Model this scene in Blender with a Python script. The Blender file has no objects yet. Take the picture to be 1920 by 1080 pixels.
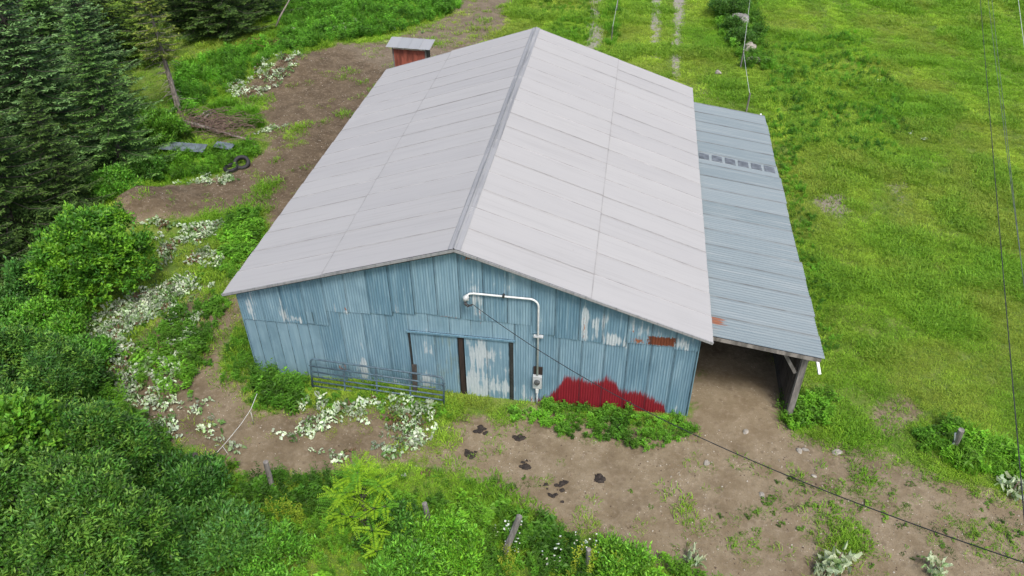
import bpy, math, random
import numpy as np
from mathutils import Matrix, Vector

random.seed(7)
rng = np.random.default_rng(11)
scene = bpy.context.scene
COL = scene.collection

# ------------------------------------------------------------------ camera
CAM = np.array([3.991, -16.217, 16.530])
C_R = np.array([0.98870376, 0.14969869, -0.00742858])
C_U = np.array([-0.0846639, 0.59869786, 0.79648785])
C_F = np.array([-0.12368066, 0.7868616, -0.6046089])
FPX = 1459.36
cd = bpy.data.cameras.new('camera')
cam = bpy.data.objects.new('camera', cd)
COL.objects.link(cam)
cd.sensor_width = 36.0
cd.lens = 36.0 * FPX / 1920.0
cd.clip_start = 0.1
cd.clip_end = 3000.0
cam.matrix_world = Matrix(((C_R[0], C_U[0], -C_F[0], CAM[0]), (C_R[1], C_U[1], -C_F[1], CAM[1]),
                           (C_R[2], C_U[2], -C_F[2], CAM[2]), (0, 0, 0, 1)))
scene.camera = cam

# ------------------------------------------------------------------ sky and sun (bright overcast day)
SUN_EL, SUN_AZ = math.radians(58), math.radians(150)      # azimuth clockwise from +y
world = bpy.data.worlds.new('World')
scene.world = world
world.use_nodes = True
wn = world.node_tree.nodes
sky = wn.new('ShaderNodeTexSky')
sky.sky_type = 'NISHITA'
sky.sun_disc = False
sky.sun_elevation = SUN_EL
sky.sun_rotation = SUN_AZ
sky.air_density = 1.0
sky.dust_density = 4.0
sky.ozone_density = 1.0
world.node_tree.links.new(sky.outputs[0], wn['Background'].inputs[0])
wn['Background'].inputs[1].default_value = 0.10
sl = bpy.data.lights.new('sun', 'SUN')
sl.energy = 1.5
sl.angle = math.radians(15)
sl.color = (1.0, 0.955, 0.89)
sun = bpy.data.objects.new('sun', sl)
COL.objects.link(sun)
sd = Vector((math.sin(SUN_AZ) * math.cos(SUN_EL), math.cos(SUN_AZ) * math.cos(SUN_EL), math.sin(SUN_EL)))
sun.rotation_euler = (-sd).to_track_quat('-Z', 'Y').to_euler()
sun.location = (10, -20, 40)
vs = scene.view_settings
vs.view_transform = 'Standard'
vs.look = 'None'
vs.gamma = 1.0
vs.use_curve_mapping = False
vs.exposure = 0.86
scene.cycles.max_bounces = 4
scene.cycles.diffuse_bounces = 2
scene.cycles.glossy_bounces = 1
scene.cycles.transmission_bounces = 2
scene.cycles.transparent_max_bounces = 4

# ------------------------------------------------------------------ helpers: calibrated survey of the site
def G(px, py, z=0.0):
    """ground point (height z) that the photograph shows at full-size pixel px, py"""
    d = C_F + C_R * (px - 960) / FPX + C_U * (540 - py) / FPX
    return CAM + d * ((z - CAM[2]) / d[2])

def P2(P):
    d = np.asarray(P, float) - CAM
    z = d @ C_F
    return np.stack([960 + FPX * (d @ C_R) / z, 540 - FPX * (d @ C_U) / z], -1)

def vnoise(x, y, s=0):
    x = np.asarray(x, float); y = np.asarray(y, float)
    xi = np.floor(x).astype(np.int64); yi = np.floor(y).astype(np.int64)
    fx = x - xi; fy = y - yi
    fx = fx * fx * (3 - 2 * fx); fy = fy * fy * (3 - 2 * fy)
    def h(a, b):
        n = (a * 374761393 + b * 668265263 + s * 974711) & 0x7fffffff
        n = ((n ^ (n >> 13)) * 1274126177) & 0x7fffffff
        return ((n ^ (n >> 16)) & 0xffff) / 65535.0
    return (h(xi, yi) * (1 - fx) + h(xi + 1, yi) * fx) * (1 - fy) + (h(xi, yi + 1) * (1 - fx) + h(xi + 1, yi + 1) * fx) * fy

def fbm(x, y, s=0, o=4):
    v = 0; a = 0.5; t = 0
    for k in range(o):
        v = v + a * vnoise(x * 2 ** k, y * 2 ** k, s + k); t += a; a *= 0.5
    return v / t

MOUNDS = [(G(285, 400), 1.6, 0.75), (G(250, 405), 1.2, 0.5), (G(540, 135), 1.9, 0.8), (G(600, 95), 2.0, 0.3), (G(1800, 850), 2.0, 0.15),
          (G(300, 620), 2.5, 0.25), (G(660, 800), 1.6, 0.2)]

def H(x, y):
    x = np.asarray(x, float); y = np.asarray(y, float)
    h = 0.10 * (fbm(x * 0.25, y * 0.25, 3, 3) - 0.5) + 0.05 * (fbm(x * 1.3, y * 1.3, 9, 3) - 0.5)
    inside = (np.clip(1 - np.maximum(np.abs(x) - 6.5, 0) / 1.5, 0, 1) * np.clip(1 - np.maximum(np.maximum(-y, y - 16.2), 0) / 1.5, 0, 1))
    h = h * (1 - 0.8 * inside)
    h = h - 0.10 * np.exp(-(((x - 1.2) / 3.0) ** 2 + ((y + 1.0) / 2.5) ** 2))
    for c, r, a in MOUNDS:
        d2 = ((x - c[0]) ** 2 + (y - c[1]) ** 2) / (r * r)
        h = h + a * np.exp(-d2) * (0.75 + 0.5 * fbm(x * 1.6, y * 1.6, 5, 3))
    return h

def poly(px):
    return np.array([G(a, b)[:2] for a, b in px])

def inside(pl, x, y, warp=0.5, s=0):
    x = np.asarray(x, float); y = np.asarray(y, float)
    if warp:
        wx = x + warp * 2 * (fbm(x * 0.9, y * 0.9, 21 + s, 3) - 0.5)
        wy = y + warp * 2 * (fbm(x * 0.9 + 50, y * 0.9, 37 + s, 3) - 0.5)
    else:
        wx, wy = x, y
    r = np.zeros(np.shape(x), bool)
    n = len(pl)
    for i in range(n):
        x0, y0 = pl[i]; x1, y1 = pl[(i + 1) % n]
        if y0 == y1: continue
        c = ((y0 > wy) != (y1 > wy)) & (wx < (x1 - x0) * (wy - y0) / (y1 - y0) + x0)
        r ^= c
    return r

# ------------------------------------------------------------------ helpers: meshes
def mesh_arrays(name, V, F, attrs=None, smooth=False):
    """V (n,3); F (m,k) of equal-sided faces or a list of tuples"""
    me = bpy.data.meshes.new(name)
    V = np.asarray(V, np.float32)
    if isinstance(F, np.ndarray):
        m, k = F.shape
        me.vertices.add(len(V)); me.vertices.foreach_set('co', V.ravel())
        me.loops.add(m * k); me.loops.foreach_set('vertex_index', F.astype(np.int32).ravel())
        me.polygons.add(m); me.polygons.foreach_set('loop_start', np.arange(0, m * k, k, dtype=np.int32))
    else:
        me.from_pydata([tuple(v) for v in V], [], F)
    for an, (ty, dat) in (attrs or {}).items():
        a = me.attributes.new(an, ty, 'POINT')
        a.data.foreach_set({'FLOAT': 'value', 'INT': 'value', 'FLOAT_VECTOR': 'vector', 'FLOAT_COLOR': 'color'}[ty],
                           np.asarray(dat, np.int32 if ty == 'INT' else np.float32).ravel())
    me.update(calc_edges=True)
    me.polygons.foreach_set('use_smooth', np.full(len(me.polygons), bool(smooth)))
    return me

def link(name, me, mat=None, parent=None, loc=None, rot=None):
    o = bpy.data.objects.new(name, me)
    COL.objects.link(o)
    if mat is not None and me is not None and len(me.materials) == 0:
        me.materials.append(mat)
    if parent is not None: o.parent = parent
    if loc is not None: o.location = loc
    if rot is not None: o.rotation_euler = rot
    return o

def tag(o, label=None, cat=None, group=None, kind=None):
    if label: o['label'] = label
    if cat: o['category'] = cat
    if group: o['group'] = group
    if kind: o['kind'] = kind
    return o

def empty(name, loc=(0, 0, 0), rz=0.0):
    o = bpy.data.objects.new(name, None)
    COL.objects.link(o)
    o.location = loc; o.rotation_euler = (0, 0, rz); o.empty_display_size = 0.3
    return o

class MB:
    def __init__(s): s.v = []; s.f = []
    def add(s, V, F):
        b = len(s.v); s.v += [tuple(map(float, p)) for p in V]; s.f += [tuple(i + b for i in f) for f in F]; return s
    def box(s, x0, x1, y0, y1, z0, z1):
        return s.add([(x0, y0, z0), (x1, y0, z0), (x1, y1, z0), (x0, y1, z0), (x0, y0, z1), (x1, y0, z1), (x1, y1, z1), (x0, y1, z1)],
                     [(0, 3, 2, 1), (4, 5, 6, 7), (0, 1, 5, 4), (1, 2, 6, 5), (2, 3, 7, 6), (3, 0, 4, 7)])
    def beam(s, a, b, w, h, up=(0, 0, 1)):
        a = Vector(a); b = Vector(b); d = (b - a).normalized(); u = Vector(up)
        r = d.cross(u).normalized(); u = r.cross(d)
        q = [a + r * i * w / 2 + u * j * h / 2 for i, j in ((-1, -1), (1, -1), (1, 1), (-1, 1))]
        q += [p + (b - a) for p in q]
        return s.add(q, [(0, 3, 2, 1), (4, 5, 6, 7), (0, 1, 5, 4), (1, 2, 6, 5), (2, 3, 7, 6), (3, 0, 4, 7)])
    def tube(s, pts, rad, n=8, cap=True):
        pts = [Vector(p) for p in pts]
        rad = [rad] * len(pts) if not hasattr(rad, '__len__') else rad
        prev = None; rings = []
        for i, p in enumerate(pts):
            d = (pts[min(i + 1, len(pts) - 1)] - pts[max(i - 1, 0)]).normalized()
            if prev is None:
                a = Vector((0, 0, 1)) if abs(d.z) < 0.9 else Vector((1, 0, 0))
                r = d.cross(a).normalized()
            else:
                r = (prev - d * prev.dot(d)).normalized()
            prev = r; u = d.cross(r)
            rings.append([p + (r * math.cos(2 * math.pi * k / n) + u * math.sin(2 * math.pi * k / n)) * rad[i] for k in range(n)])
        V = [q for rg in rings for q in rg]
        F = [(i * n + k, i * n + (k + 1) % n, (i + 1) * n + (k + 1) % n, (i + 1) * n + k) for i in range(len(pts) - 1) for k in range(n)]
        if cap:
            F.append(tuple(reversed(range(n)))); F.append(tuple((len(pts) - 1) * n + k for k in range(n)))
        return s.add(V, F)
    def build(s, name, mat, parent=None, smooth=False, loc=None, rot=None, bevel=0):
        me = bpy.data.meshes.new(name); me.from_pydata(s.v, [], s.f); me.update()
        if smooth: me.polygons.foreach_set('use_smooth', np.ones(len(me.polygons), bool))
        o = link(name, me, mat, parent, loc, rot)
        if bevel:
            m = o.modifiers.new('bevel', 'BEVEL'); m.width = bevel; m.segments = 2; m.limit_method = 'ANGLE'
        return o

def lump(name, mat, loc, r, sq=0.6, seed=0, parent=None, amp=0.35, sub=2, rz=0.0):
    """an irregular stone or clod"""
    import bmesh
    bm = bmesh.new(); bmesh.ops.create_icosphere(bm, subdivisions=sub, radius=1.0)
    R = np.random.default_rng(seed); ph = R.uniform(0, 6.28, (5, 3)); fr = R.uniform(0.8, 3.2, (5, 3))
    for v in bm.verts:
        c = np.array(v.co); k = 1 + amp * np.mean(np.sin(fr * c + ph).prod(1) * 3) + amp * 0.25 * R.uniform(-1, 1)
        v.co = Vector((c[0] * r[0], c[1] * r[1], c[2] * r[2] if c[2] > 0 else c[2] * r[2] * sq)) * k
    me = bpy.data.meshes.new(name); bm.to_mesh(me); bm.free()
    return link(name, me, mat, parent, loc, (0, 0, rz))

# ------------------------------------------------------------------ helpers: materials
class NT:
    def __init__(s, name):
        s.m = bpy.data.materials.new(name); s.m.use_nodes = True
        s.t = s.m.node_tree; s.n = s.t.nodes; s.b = s.n['Principled BSDF']; s.o = s.n['Material Output']
    def put(s, sock, v):
        if isinstance(v, bpy.types.NodeSocket): s.t.links.new(v, sock)
        elif v is not None:
            if hasattr(v, '__len__') and len(v) == 3 and sock.type == 'RGBA': v = (*v, 1)
            sock.default_value = v
    def pos(s): return s.n.new('ShaderNodeNewGeometry').outputs['Position']
    def obj(s): return s.n.new('ShaderNodeTexCoord').outputs['Object']
    def rand(s): return s.n.new('ShaderNodeObjectInfo').outputs['Random']
    def attr(s, name, kind='GEOMETRY', out='Color'):
        a = s.n.new('ShaderNodeAttribute'); a.attribute_name = name; a.attribute_type = kind; return a.outputs[out]
    def math(s, op, a, b=None, c=None, clamp=False):
        n = s.n.new('ShaderNodeMath'); n.operation = op; n.use_clamp = clamp
        for i, v in enumerate((a, b, c)):
            if v is not None: s.put(n.inputs[i], v)
        return n.outputs[0]
    def vmath(s, op, a, b=None):
        n = s.n.new('ShaderNodeVectorMath'); n.operation = op
        s.put(n.inputs[0], a)
        if b is not None: s.put(n.inputs[1], b)
        return n.outputs['Value'] if op in ('LENGTH', 'DOT_PRODUCT') else n.outputs[0]
    def noise(s, vec, scale=1.0, detail=4.0, rough=0.55, mul=None, out=0):
        if mul is not None: vec = s.vmath('MULTIPLY', vec, mul)
        n = s.n.new('ShaderNodeTexNoise'); s.put(n.inputs['Vector'], vec)
        n.inputs['Scale'].default_value = scale; n.inputs['Detail'].default_value = detail; n.inputs['Roughness'].default_value = rough
        return n.outputs[out]
    def voro(s, vec, scale, out='Distance'):
        n = s.n.new('ShaderNodeTexVoronoi'); s.put(n.inputs['Vector'], vec); n.inputs['Scale'].default_value = scale
        return n.outputs[out]
    def step(s, v, a, b, lo=0.0, hi=1.0):
        n = s.n.new('ShaderNodeMapRange'); n.interpolation_type = 'SMOOTHSTEP'
        s.put(n.inputs[0], v)
        for i, k in zip((1, 2, 3, 4), (a, b, lo, hi)): s.put(n.inputs[i], k)
        return n.outputs[0]
    def lin(s, v, a, b, lo=0.0, hi=1.0):
        n = s.n.new('ShaderNodeMapRange'); s.put(n.inputs[0], v)
        for i, k in zip((1, 2, 3, 4), (a, b, lo, hi)): s.put(n.inputs[i], k)
        return n.outputs[0]
    def mix(s, f, a, b, mode='MIX'):
        n = s.n.new('ShaderNodeMix'); n.data_type = 'RGBA'; n.blend_type = mode
        s.put(n.inputs[0], f); s.put(n.inputs[6], a); s.put(n.inputs[7], b)
        return n.outputs[2]
    def xyz(s, v):
        n = s.n.new('ShaderNodeSeparateXYZ'); s.put(n.inputs[0], v); return n.outputs
    def rgb(s, v):
        n = s.n.new('ShaderNodeSeparateColor'); s.put(n.inputs[0], v); return n.outputs
    def bump(s, h, strength=0.3, dist=0.02):
        n = s.n.new('ShaderNodeBump'); n.inputs['Strength'].default_value = strength; n.inputs['Distance'].default_value = dist
        s.put(n.inputs['Height'], h); s.t.links.new(n.outputs[0], s.b.inputs['Normal'])
    def done(s, col=None, rough=0.6, metal=0.0, spec=0.5):
        s.put(s.b.inputs['Base Color'], col); s.put(s.b.inputs['Roughness'], rough); s.put(s.b.inputs['Metallic'], metal)
        s.b.inputs['Specular IOR Level'].default_value = spec
        return s.m

def leaf_material(name, inst, rough=0.5, trans=0.3, spec=0.4, gain=(1, 1, 1)):
    t = NT(name)
    c = t.mix(1.0, t.attr('col'), gain, 'MULTIPLY')
    if inst: c = t.mix(1.0, c, t.attr('tint', 'INSTANCER'), 'MULTIPLY')
    t.done(c, rough, 0, spec)
    tr = t.n.new('ShaderNodeBsdfTranslucent'); t.put(tr.inputs[0], t.mix(1.0, c, (1.25, 1.3, 0.7), 'MULTIPLY'))
    mx = t.n.new('ShaderNodeMixShader'); mx.inputs[0].default_value = trans
    t.t.links.new(t.b.outputs[0], mx.inputs[1]); t.t.links.new(tr.outputs[0], mx.inputs[2]); t.t.links.new(mx.outputs[0], t.o.inputs[0])
    return t.m

M = {}
M['leaf'] = leaf_material('leaf', False, gain=(1.15, 1.4, .9))
M['leaf_gloss'] = leaf_material('leaf_gloss', False, 0.38, 0.25, 0.45, (1.15, 1.3, .8))
M['needle'] = leaf_material('needle', False, 0.6, 0.15, 0.25, (1.75, 1.9, 1.2))
M['inst_leaf'] = leaf_material('scattered_leaf', True, 0.55, 0.3, 0.3, (1.22, 1.46, .88))
M['inst_pale'] = leaf_material('scattered_pale_leaf', True, 0.6, 0.15)

def simple(name, col, rough=0.7, metal=0.0, var=0.25, scale=8.0, mul=(1, 1, 1), bump=0.15, col2=None):
    t = NT(name); p = t.obj()
    n = t.noise(p, scale, 5, 0.6, mul)
    c2 = col2 if col2 else tuple(k * (1 - var) for k in col)
    c = t.mix(t.step(n, 0.35, 0.65), c2, tuple(min(1, k * (1 + var * 0.4)) for k in col))
    if bump: t.bump(n, bump, 0.01)
    M[name] = t.done(c, rough, metal)
simple('grey_wood', (0.23, 0.215, 0.20), 0.85, 0, 0.5, 6, (1, 1, 0.15), 0.5)
simple('dark_wood', (0.07, 0.06, 0.052), 0.9, 0, 0.45, 6, (1, 1, 0.2), 0.4)
simple('dark_brown_wood', (0.035, 0.022, 0.018), 0.85, 0, 0.4, 6, (1, 1, 0.2), 0.3)
simple('bark', (0.10, 0.085, 0.075), 0.95, 0, 0.5, 9, (1, 1, 0.4), 0.6)
simple('pale_bark', (0.26, 0.23, 0.20), 0.95, 0, 0.5, 9, (1, 1, 0.4), 0.5)
simple('white_paint', (0.72, 0.74, 0.74), 0.45, 0, 0.12, 10)
simple('gate_paint', (0.085, 0.145, 0.185), 0.5, 0.1, 0.35, 12, col2=(0.06, 0.09, 0.115))
simple('meter_grey', (0.52, 0.55, 0.56), 0.45, 0.1, 0.15, 10)
simple('dark_steel', (0.06, 0.062, 0.065), 0.5, 0.4, 0.3, 10)
simple('black_rubber', (0.018, 0.018, 0.02), 0.6, 0, 0.3, 12)
simple('wire_black', (0.03, 0.03, 0.033), 0.5, 0, 0.2, 4, bump=0)
simple('wire_grey', (0.13, 0.15, 0.14), 0.45, 0.3, 0.2, 4, bump=0)
simple('wire_pale', (0.55, 0.57, 0.55), 0.5, 0, 0.1, 4, bump=0)
simple('rock', (0.27, 0.265, 0.25), 0.9, 0, 0.4, 3, bump=0.6)
simple('pale_rock', (0.36, 0.335, 0.29), 0.9, 0, 0.35, 5, bump=0.5)
simple('manure', (0.030, 0.022, 0.017), 0.8, 0, 0.5, 14, bump=0.8)
simple('red_board', (0.30, 0.085, 0.055), 0.75, 0, 0.4, 5, (1, 1, 0.3), 0.3)
simple('blue_sheet', (0.16, 0.20, 0.225), 0.45, 0.2, 0.3, 3)
simple('dry_twig', (0.17, 0.12, 0.095), 0.95, 0, 0.4, 6)
simple('glass_meter', (0.10, 0.11, 0.11), 0.12, 0.2, 0.3, 20, bump=0)
simple('dark_inside', (0.02, 0.018, 0.016), 0.95, 0, 0.2, 4, bump=0)
simple('cardboard', (0.66, 0.62, 0.52), 0.8, 0, 0.15, 4, bump=0)

# painted wall sheets: blue paint, peeled to pale zinc in streaks, rust and a red splash of paint
def wall_material(name, base_peel):
    t = NT(name); p = t.pos(); x, y, z = t.xyz(p)[:3]
    fine = t.noise(p, 1.0, 5, 0.6, (15, 15, 0.9))
    broad = t.noise(p, 1.0, 4, 0.6, (1.3, 1.3, 0.7))
    ch = t.attr('sheet', out='Color'); s0, s1, s2 = t.rgb(ch)[:3]
    def spots(L):
        r = None
        for cx, cz, rx, rz, a in L:
            d = t.vmath('LENGTH', t.vmath('MULTIPLY', t.vmath('SUBTRACT', p, (cx, 0, cz)), (1 / rx, 0, 1 / rz)))
            k = t.lin(d, 0.0, 1.6, a, 0.0)
            r = k if r is None else t.math('MAXIMUM', r, k)
        return r
    white = spots([(-6.15, 2.55, .22, .5, .8), (-5.15, 2.5, .13, .45, 1), (-4.85, 2.32, .30, .18, 1), (-3.62, 2.85, .11, .33, .95), (-3.32, 2.75, .13, .16, .8),
                   (-1.9, 3.5, .3, .8, .62), (.45, 3.9, .22, 1.0, .8), (.5, 3.1, .2, .45, .7), (1.35, 4.1, .3, .7, .55), (3.42, 3.1, .09, .75, 1),
                   (3.75, 2.85, .16, .5, .7), (4.3, 2.6, .34, .33, .95), (6.05, 2.72, .42, .3, .9), (4.85, 3.1, .3, .3, .7), (5.5, 3.0, .35, .25, .6),
                   (-3.05, .55, .22, .75, .98), (-2.15, .2, .22, .35, .95), (-1.15, .35, .36, .5, .95), (-1.0, 1.7, .25, .9, .72),
                   (1.8, .2, .35, .55, .9), (2.0, .1, .2, .5, 1), (6.2, .0, .35, .4, .8), (5.65, 1.6, .1, .9, .5), (3.1, 2.3, .05, .5, .6), (4.9, .95, .1, .25, .5),
                   (.55, 1.2, .45, 1.2, .80), (1.1, .5, .4, .8, .86), (.3, .5, .3, .9, .86)])
    rust = spots([(4.9, 2.68, .24, .14, 1), (-3.33, 2.86, .07, .12, .85), (.3, 4.95, .35, .16, .78), (3.41, 2.9, .07, .5, .72), (-3.72, .5, .14, .2, .95), (.55, 3.05, .07, .35, .75),
                  (-.3, 2.9, .3, .05, .8), (4.72, 3.0, .04, .2, .7), (2.05, .0, .3, .15, .7)])
    ax_ = t.math('ABSOLUTE', t.math('MULTIPLY', t.math('SUBTRACT', x, 5.50), 1 / .36)); az_ = t.math('ABSOLUTE', t.math('MULTIPLY', t.math('SUBTRACT', z, 2.73), 1 / .15))
    deep = t.lin(t.math('MAXIMUM', ax_, az_), 0.0, 1.6, 1.0, 0.0)
    patchy = t.noise(p, 1.0, 3, 0.6, (2.4, 2.4, 1.6))
    nb = t.math('ADD', t.math('MULTIPLY', t.math('SUBTRACT', fine, 0.5), 2.0), t.math('MULTIPLY', t.math('SUBTRACT', patchy, 0.5), 2.0))
    peel = t.step(t.math('ADD', t.math('ADD', white, nb), t.math('MULTIPLY', s1, 0.55)), 0.66 - base_peel, 1.0 - base_peel)
    # paint: faded, per-sheet tint, blotchy
    blue = t.mix(s0, (0.110, 0.218, 0.298), (0.225, 0.352, 0.436))
    blue = t.mix(t.math('MULTIPLY', t.step(fine, 0.44, 0.66), 0.5), blue, (0.29, 0.43, 0.51))
    blue = t.mix(t.math('MULTIPLY', t.step(broad, 0.45, 0.7), 0.4), blue, (0.088, 0.175, 0.235))
    moss = t.math('MULTIPLY', t.step(t.math('ADD', s2, t.math('MULTIPLY', nb, 0.5)), 0.7, 1.0), 0.55)
    blue = t.mix(moss, blue, (0.15, 0.19, 0.13))
    zinc = t.mix(t.noise(p, 1.0, 3, 0.6, (40, 40, 6)), (0.30, 0.38, 0.43), (0.60, 0.65, 0.67))
    c = t.mix(peel, blue, zinc)
    rn = t.noise(p, 1.0, 4, 0.6, (30, 30, 9))
    rf = t.step(t.math('ADD', rust, t.math('MULTIPLY', t.math('SUBTRACT', rn, 0.5), 2.4)), 0.60, 0.85)
    c = t.mix(rf, c, t.mix(rn, (0.16, 0.045, 0.018), (0.42, 0.17, 0.085)))
    df = t.step(t.math('ADD', deep, t.math('MULTIPLY', t.math('SUBTRACT', rn, 0.5), 0.75)), 0.33, 0.42)
    c = t.mix(df, c, t.mix(rn, (0.09, 0.022, 0.012), (0.22, 0.07, 0.035)))
    # red paint brushed on along the foot of the wall
    cv = t.n.new('ShaderNodeFloatCurve'); cu = cv.mapping.curves[0]
    pts = [(2.02, -.2), (2.15, .05), (2.5, .25), (2.75, .62), (2.95, 1.08), (3.44, 1.1), (3.56, .98), (3.95, 1.08), (4.11, 1.25), (4.4, 1.08), (4.53, .77), (5.03, .8), (5.26, .73), (5.56, .54), (5.8, .42), (5.86, .3), (5.95, -.2)]
    nm = [((a - 2.0) / 4.0, (b + 0.3) / 1.8) for a, b in pts]
    cu.points[0].location = (0.0, 0.0); cu.points[1].location = (1.0, 0.0)
    for q in nm: cu.points.new(*q)
    for q in cu.points: q.handle_type = 'VECTOR'
    cv.mapping.update()
    t.put(cv.inputs['Value'], t.lin(x, 2.0, 6.0, 0.0, 1.0))
    top = t.math('ADD', t.math('MULTIPLY', cv.outputs[0], 1.8), -0.3)
    rednz = t.noise(p, 1.0, 4, 0.6, (34, 34, 3.5))
    rd = t.math('ADD', t.math('SUBTRACT', top, z), t.math('MULTIPLY', t.math('SUBTRACT', rednz, 0.5), 0.62))
    redm = t.step(rd, -0.05, 0.16)
    redc = t.mix(t.noise(p, 1.0, 3, 0.5, (3, 3, 2)), (0.180, 0.009, 0.019), (0.255, 0.016, 0.028))
    redc = t.mix(t.math('MULTIPLY', t.step(rednz, 0.55, 0.75), 0.22), redc, (0.36, 0.10, 0.11))
    c = t.mix(redm, c, redc)
    eg = t.math('MULTIPLY', t.attr('edge', out='Fac'), t.lin(t.noise(p, 1.0, 3, 0.6, (2, 2, 3)), 0.35, 0.65, 0.25, 0.85))  # seam and rib shade painted into the colour, since the relief shades weakly
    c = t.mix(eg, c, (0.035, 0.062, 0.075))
    M[name] = t.done(c, t.lin(fine, 0.3, 0.7, 0.42, 0.65), 0.0, 0.4)
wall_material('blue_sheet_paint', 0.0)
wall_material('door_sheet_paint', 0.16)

def roof_material(name, c_lo, c_hi, streak, dirtc, slope_x, edge_amt, rust_at=None):
    t = NT(name); p = t.pos(); r = t.rand()
    st = t.noise(p, 1.0, 5, 0.6, (0.35, 14, 0.35)) if slope_x else t.noise(p, 1.0, 5, 0.6, (14, 0.35, 0.35))
    bl = t.noise(p, 0.55, 4, 0.6)
    c = t.mix(r, c_lo, c_hi)
    c = t.mix(t.math('MULTIPLY', t.step(st, 0.45, 0.75), streak), c, dirtc)
    c = t.mix(t.math('MULTIPLY', t.step(bl, 0.5, 0.8), streak * 0.7), c, tuple(0.5 * (a + b) for a, b in zip(dirtc, c_lo)))
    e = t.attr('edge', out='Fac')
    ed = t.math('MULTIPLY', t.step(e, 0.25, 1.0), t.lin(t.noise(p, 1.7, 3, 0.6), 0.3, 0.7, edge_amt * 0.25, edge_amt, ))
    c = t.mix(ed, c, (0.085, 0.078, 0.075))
    sp = t.step(t.noise(p, 9.0, 2, 0.5), 0.72, 0.78)
    c = t.mix(t.math('MULTIPLY', sp, 0.35), c, (0.25, 0.22, 0.21))
    if rust_at:
        for (cx, cy, rx, ry) in rust_at:
            d = t.vmath('LENGTH', t.vmath('MULTIPLY', t.vmath('SUBTRACT', p, (cx, cy, 0)), (1 / rx, 1 / ry, 0)))
            k = t.step(t.math('ADD', t.lin(d, 0, 1.6, 1, 0), t.math('MULTIPLY', t.math('SUBTRACT', st, 0.5), 2.2)), 0.5, 0.7)
            c = t.mix(k, c, (0.24, 0.095, 0.05))
    M[name] = t.done(c, 0.5, 0.0, 0.35)
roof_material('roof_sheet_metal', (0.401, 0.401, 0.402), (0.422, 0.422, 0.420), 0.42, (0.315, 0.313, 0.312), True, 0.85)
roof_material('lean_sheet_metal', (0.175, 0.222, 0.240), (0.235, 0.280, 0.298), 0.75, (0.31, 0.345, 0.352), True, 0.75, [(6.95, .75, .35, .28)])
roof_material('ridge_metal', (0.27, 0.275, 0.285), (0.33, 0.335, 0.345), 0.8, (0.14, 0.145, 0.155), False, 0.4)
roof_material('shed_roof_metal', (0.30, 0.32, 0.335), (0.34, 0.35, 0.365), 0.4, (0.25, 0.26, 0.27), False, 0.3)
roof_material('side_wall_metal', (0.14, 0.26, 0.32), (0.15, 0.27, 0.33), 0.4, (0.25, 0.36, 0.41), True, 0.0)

# ground: bare soil where it is trodden, turf and litter elsewhere
t = NT('ground_soil_and_turf'); p = t.pos()
dr, dk, gv = t.rgb(t.attr('mask'))[:3]
n1 = t.noise(p, 1.4, 6, 0.62); n2 = t.noise(p, 7.0, 5, 0.6); n3 = t.noise(p, 30.0, 3, 0.6)
df = t.step(t.math('ADD', dr, t.math('ADD', t.math('MULTIPLY', t.math('SUBTRACT', n1, 0.5), 0.55), t.math('MULTIPLY', t.math('SUBTRACT', n2, 0.5), 0.55))), 0.36, 0.60)
tan = t.mix(t.step(n1, 0.3, 0.7), (0.190, 0.148, 0.092), (0.270, 0.222, 0.150))
brown = t.mix(t.step(n1, 0.3, 0.7), (0.070, 0.051, 0.032), (0.128, 0.095, 0.060))
damp = t.step(t.noise(p, 0.55, 5, 0.65), 0.42, 0.72)
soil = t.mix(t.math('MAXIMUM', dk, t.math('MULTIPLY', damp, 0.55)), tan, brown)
hoof = t.step(t.voro(p, 3.1), 0.30, 0.12)
soil = t.mix(t.math('MULTIPLY', hoof, t.step(n1, 0.42, 0.6, 0.0, 0.45)), soil, (0.10, 0.072, 0.048))
soil = t.mix(t.math('MULTIPLY', t.step(n2, 0.48, 0.72), 0.35), soil, (0.335, 0.278, 0.210))
soil = t.mix(t.math('MULTIPLY', t.step(n3, 0.56, 0.70), 0.55), soil, (0.115, 0.082, 0.056))
pb = t.step(t.voro(p, 11.0), 0.16, 0.10)
soil = t.mix(t.math('MULTIPLY', pb, t.step(n1, 0.50, 0.62)), soil, (0.52, 0.47, 0.40))
soil = t.mix(t.math('MULTIPLY', gv, t.step(n2, 0.3, 0.5)), soil, t.mix(n3, (0.20, 0.19, 0.175), (0.40, 0.385, 0.355)))
turf = t.mix(t.step(n1, 0.3, 0.7), (0.075, 0.150, 0.020), (0.165, 0.225, 0.045))
turf = t.mix(t.math('MULTIPLY', t.step(n2, 0.45, 0.75), 0.5), turf, (0.20, 0.20, 0.07))
t.bump(t.math('ADD', n2, t.math('MULTIPLY', n3, 0.5)), 0.5, 0.05)
M['ground'] = t.done(t.mix(df, turf, soil), 0.95, 0, 0.2)

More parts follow.
